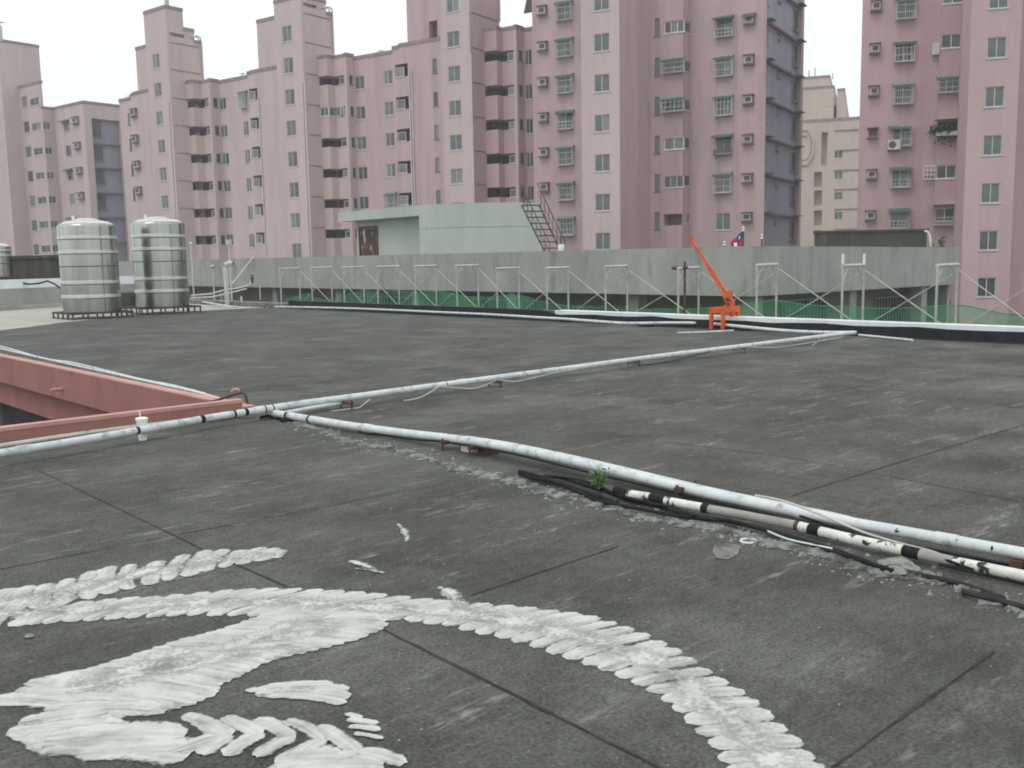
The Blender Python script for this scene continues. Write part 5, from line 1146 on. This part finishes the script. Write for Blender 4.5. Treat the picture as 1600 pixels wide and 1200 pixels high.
for k in range(1400):
    i = rnd.randrange(len(cl)); c_ = cl[i]; s_ = .003+.010*rnd.random()**3; x, y = c_[0]+rnd.gauss(0, .10), c_[1]+rnd.gauss(0, .10); q.hexa([(x-s_, y-s_*rnd.random(), 0), (x+s_, y-s_, 0), (x+s_*rnd.random(), y+s_, 0), (x-s_, y+s_, 0), (x-s_*.6, y-s_*.4, s_), (x+s_*.6, y-s_*.5, s_*.8), (x+s_*.5, y+s_*.5, s_), (x-s_*.5, y+s_*.6, s_*.7)])
tag(q.build('mortar_crumbs', STONE), 'scattered crumbs of broken mortar', kind='stuff')
q = MB(); pts = []
for x, y in ((1117, 850), (1140, 848), (1157, 853), (1153, 866), (1138, 874), (1120, 872), (1113, 862)): pts.append(hz(x, y, .004))
tag(MB.build((lambda m_: (m_.poly(pts), m_)[1])(MB()), 'bare_patch', mat('pale_bare_patch', (.22, .215, .18), (.13, .13, .115), 12, rough=.95, c3=(.08, .08, .075), s3=9, lo3=.5, hi3=.6), base=tuple(pts[0])), 'pale bare patch in the coating by the ring', 'patch')
p_ = hz(1169, 847.5); q = MB()
q.tube([(p_[0]+.042*math.cos(k*.3142), p_[1]+.042*math.sin(k*.3142), .008) for k in range(21)], .007, 6); tag(q.build('washer_ring', MEMB, base=tuple(p_), smooth=True), 'small pale ring lying near the mortar seam', 'ring')
w_ = hz(938, 770); leafplant('weed', 'bright green weed growing between the black cables', (w_[0], w_[1], 0), .17, 60, .055, PLANT, .055, 'weed')
# paper cup with straw
p_ = hz(223.5, 687.5); cu = thing('paper_cup', 'white drink cup with a straw between pipe and red parapet', 'cup', (p_[0], p_[1], 0))
q = MB(); q.lathe([(0, 0), (.036, 0), (.052, .195), (.055, .2), (.05, .2), (.047, .19)], 24, O=(p_[0], p_[1], 0)); q.build('cup_body', CUPM, cu, smooth=True)
q = MB(); q.lathe([(.0437, .085), (.0487, .14)], 24, O=(p_[0], p_[1], 0)); q.build('printed_band', CUPT, cu, smooth=True)
q = MB(); q.lathe([(.056, .19), (.057, .205), (.04, .212), (0, .212)], 24, O=(p_[0], p_[1], 0)); q.build('lid', CUPM, cu, smooth=True)
q = MB(); q.tube([(p_[0], p_[1], .1), (p_[0]-.012, p_[1]+.01, .27)], .006, 8); q.build('straw', STRAW, cu)

# ================================================================ WHITE CEMENT SMEARS
zc_ = [.003]
def stroke(mb, a, b, w, seed, jag_=.07, soft=False):
    """one trowel stroke between two roof points: blunt rounded outline with slightly ragged edges"""
    a, b = np.array(a[:2]), np.array(b[:2]); Lg = np.linalg.norm(b-a); t_ = (b-a)/Lg; n_ = np.array([-t_[1], t_[0]]); nu_, nv_ = 12, 5; r2 = random.Random(seed); zc_[0] += .00003
    bend = (.045+r2.uniform(-.03, .03))*Lg; rows = []; k_ = min(.5, .38*w/Lg)
    for i in range(nu_+1):
        u = i/nu_; e_ = min(u, 1-u)/k_; e_ = 1 if e_ >= 1 else math.sqrt(max(0, 1-(1-e_)**2)); row = []
        hw = w/2*max(.42, e_)*(1+r2.uniform(-jag_, jag_)); c_ = a+t_*(Lg*u)+n_*(bend*math.sin(u*3.14))
        for j in range(nv_+1):
            v_ = j/nv_*2-1; q_ = c_+n_*(hw*v_)+t_*r2.uniform(-.004, .004); mb.v.append((q_[0], q_[1], zc_[0]+.0004*(1-v_*v_)*e_)); mb.attr.append(((v_+1)/2, u*Lg/.3, (seed*.37) % 1, 2.0 if soft else 1-abs(2*u-1)**1.5)); row.append(len(mb.v)-1)
        rows.append(row)
    for i in range(nu_):
        for j in range(nv_): mb.f.append((rows[i][j], rows[i+1][j], rows[i+1][j+1], rows[i][j+1])); mb.mi.append(0)
def smear(label, strokes):
    mb = MB(); zc_[0] = .0024+.0005*len(zc_); zc_.append(0)
    for k, s_ in enumerate(strokes): stroke(mb, hz(*s_[0]), hz(*s_[1]), s_[2], k+len(label)*31, soft=len(s_) > 3)
    b_ = hz(*strokes[0][0]); zc_[0] += .0002
    return tag(mb.build('cement_smear', SMEAR, base=(b_[0], b_[1], 0), smooth=True), label, 'cement smear', 'white cement smears on the roof')
def pairs(lo_, up_, w, fill=1, sh=0):
    out_ = []; n_ = len(lo_)
    for i in range(n_*fill):
        u = i/fill; k = min(int(u), n_-2); f_ = u-k; a = (lo_[k][0]+(lo_[k+1][0]-lo_[k][0])*f_, lo_[k][1]+(lo_[k+1][1]-lo_[k][1])*f_)
        v = min(max(u/(n_-1)*(len(up_)-1)+sh, 0), len(up_)-1); k2 = min(int(v), len(up_)-2); f2 = v-k2; c_ = (up_[k2][0]+(up_[k2+1][0]-up_[k2][0])*f2, up_[k2][1]+(up_[k2+1][1]-up_[k2][1])*f2)
        out_.append((a, c_, w*rnd.uniform(.85, 1.12)))
    return out_
def along(L_, U_, w_): return [((L_[k][0]*.5+U_[min(len(U_)-1, int(k*(len(U_)-1)/(len(L_)-1)))][0]*.5, L_[k][1]*.5+U_[min(len(U_)-1, int(k*(len(U_)-1)/(len(L_)-1)))][1]*.5), (L_[min(k+4, len(L_)-1)][0]*.5+U_[min(len(U_)-1, int(min(k+4, len(L_)-1)*(len(U_)-1)/(len(L_)-1)))][0]*.5, L_[min(k+4, len(L_)-1)][1]*.5+U_[min(len(U_)-1, int(min(k+4, len(L_)-1)*(len(U_)-1)/(len(L_)-1)))][1]*.5), w_*rnd.uniform(.8, 1.1), 1) for k in range(0, len(L_)-2, 2)]
LO = [(607, 969), (637, 971), (664, 975), (693, 978), (720, 985), (745, 991), (777, 997), (802, 1004), (831, 1012), (858, 1021), (883, 1029), (911, 1039), (937, 1047), (964, 1058), (989, 1069), (1012, 1081), (1034, 1095), (1050, 1109), (1070, 1127), (1087, 1145), (1108, 1164), (1122, 1186), (1137, 1206), (1150, 1230)]
UP = [(691, 939), (732, 942), (774, 945), (815, 948), (853, 953), (889, 957), (923, 962), (953, 970), (982, 980), (1010, 990), (1037, 1004), (1064, 1017), (1090, 1034), (1116, 1053), (1145, 1070), (1175, 1089), (1197, 1106), (1219, 1131), (1247, 1153), (1269, 1178), (1287, 1200), (1300, 1225)]
smear('long white cement band curving right to the bottom edge', pairs(LO, UP, .122)+along(LO, UP, .34))
LO2 = [(-60, 990), (-20, 982), (20, 980), (45, 977), (68, 975), (100, 972), (133, 971), (165, 969), (197, 967), (230, 966), (262, 964), (293, 963), (325, 963), (357, 963), (388, 963), (420, 962), (455, 962), (490, 964), (525, 966), (560, 968), (590, 969)]
UP2 = [(-20, 932), (30, 930), (75, 935), (120, 940), (160, 940), (200, 935), (233, 933), (263, 933), (305, 928), (343, 925), (380, 922), (415, 921), (450, 920), (485, 921), (517, 923), (550, 924.5), (584, 928), (618, 931), (656, 936), (691, 939), (720, 941)]
smear('white cement band with toothed edges running left from the joint crossing', pairs(LO2, UP2, .115, 1, .6)+along(LO2, UP2, .24))
LO1 = [(-60, 968), (-20, 962), (20, 958), (60, 952), (100, 945), (143, 937), (173, 929), (203, 922), (233, 915), (262, 908), (293, 902), (320, 894), (348, 888), (375, 883), (402, 878), (430, 873)]
UP1 = [(-30, 930), (5, 922), (33, 917), (63, 914), (93, 910), (130, 897), (160, 888), (190, 883), (227, 882), (277, 870), (313, 862), (340, 857), (367, 862), (400, 857), (427, 855), (443, 860)]
s1_ = pairs(LO1, UP1, .12, 1, .4)+along(LO1, UP1, .24)+[((60, 950), (150, 905), .26, 1), ((150, 925), (260, 885), .24, 1), ((250, 900), (345, 868), .26, 1), ((-20, 955), (80, 925), .3, 1)]
smear('white cement band farthest back, ending in a feathered tip', s1_)
LF = [(-10, 1092), (10, 1090), (43, 1067), (88, 1057), (133, 1047), (170, 1037), (203, 1027), (238, 1015), (278, 1002), (303, 997), (337, 987), (363, 980), (388, 970), (420, 958)]
RT = [(200, 1118), (260, 1112), (310, 1098), (338, 1086), (345, 1072), (380, 1056), (405, 1042), (440, 1028), (480, 1020), (520, 1010), (560, 1000), (590, 988), (607, 978), (600, 966)]
s3_ = []
for k in range(27):
    i = k/26*12.99; j = int(i); f_ = i-j; a = (LF[j][0]+(LF[j+1][0]-LF[j][0])*f_, LF[j][1]+(LF[j+1][1]-LF[j][1])*f_); c_ = (RT[j][0]+(RT[j+1][0]-RT[j][0])*f_, RT[j][1]+(RT[j+1][1]-RT[j][1])*f_); s3_.append((a, c_, .125*rnd.uniform(.8, 1.2)))
for k in range(16):
    u = rnd.random(); x0 = 90+u*370; y0 = 1085-u*105+rnd.uniform(-8, 18); s3_.append(((x0, y0), (x0+rnd.uniform(70, 120), y0-rnd.uniform(12, 34)), .24, 1))
smear('broad white cement patch sloping down left under the band', s3_)
s4_ = [((12+k*7, 1150+k*3-rnd.random()*10), (180+k*14, 1128+k*7), .16) for k in range(9)]+[((30, 1130), (170, 1112), .12), ((70, 1110), (250, 1105), .1), ((60, 1160), (290, 1150), .2), ((120, 1180), (310, 1168), .14)]
for ax, ay, bx, by, cx_, cy_ in ((290, 1118, 340, 1150, 262, 1178), (303, 1123, 356, 1150, 313, 1181), (350, 1122, 404, 1147, 353, 1183), (400, 1125, 454, 1153, 398, 1184), (447, 1127, 503, 1156, 440, 1202), (497, 1136, 556, 1176, 470, 1215)):
    s4_ += [((ax, ay), (bx+3, by+2), .085), ((cx_, cy_), (bx+4, by), .095)]
s4_ += [((560, 1175), (632, 1196), .09), ((430, 1190), (540, 1185), .18), ((420, 1210), (600, 1200), .22), ((380, 1225), (560, 1225), .2)]
smear('white cement patch with hooked strokes at the bottom edge', s4_)
smear('leaf shaped white cement dab alone on the dark roof', [((384, 1080), (430, 1082), .05), ((412, 1082), (545, 1078), .09), ((400, 1079), (548, 1090), .10), ((415, 1088), (540, 1100), .07), ((400, 1084), (500, 1080), .12, 1), ((410, 1076), (520, 1070), .07)])
smear('small striped white cement dab below the leaf shaped one', [((540, 1117), (565, 1124), .035), ((543, 1126), (590, 1133), .045), ((545, 1137), (594, 1143), .045), ((553, 1148), (598, 1156), .035)])
for px, lab in (([((692, 922), (722, 952), .13, 1), ((684, 918), (712, 938), .1, 1), ((700, 930), (735, 955), .1, 1)], 'smudged white dab on top of the long band'), ([((627, 828), (634, 848), .06, 1), ((622, 820), (632, 838), .05, 1)], 'small white dab below the mortar seam'), ([((545, 878), (590, 896), .07, 1), ((556, 890), (600, 897), .05, 1)], 'thin white scrape above the toothed band')):
    smear(lab, px)

# ================================================================ THE AIR
g = MB(); g.box(-60, 230, -40, 230, GZ-1, 46)
hz_ = bpy.data.materials.new('thin_haze'); hz_.use_nodes = True; t = hz_.node_tree; t.nodes.remove(t.nodes['Principled BSDF'])
pv = t.nodes.new('ShaderNodeVolumePrincipled'); pv.inputs['Density'].default_value = .0013; pv.inputs['Color'].default_value = (.93, .95, .97, 1); pv.inputs['Anisotropy'].default_value = .2
t.links.new(pv.outputs[0], t.nodes['Material Output'].inputs['Volume'])
tag(g.build('haze', hz_), 'thin pale haze in the air', kind='stuff')
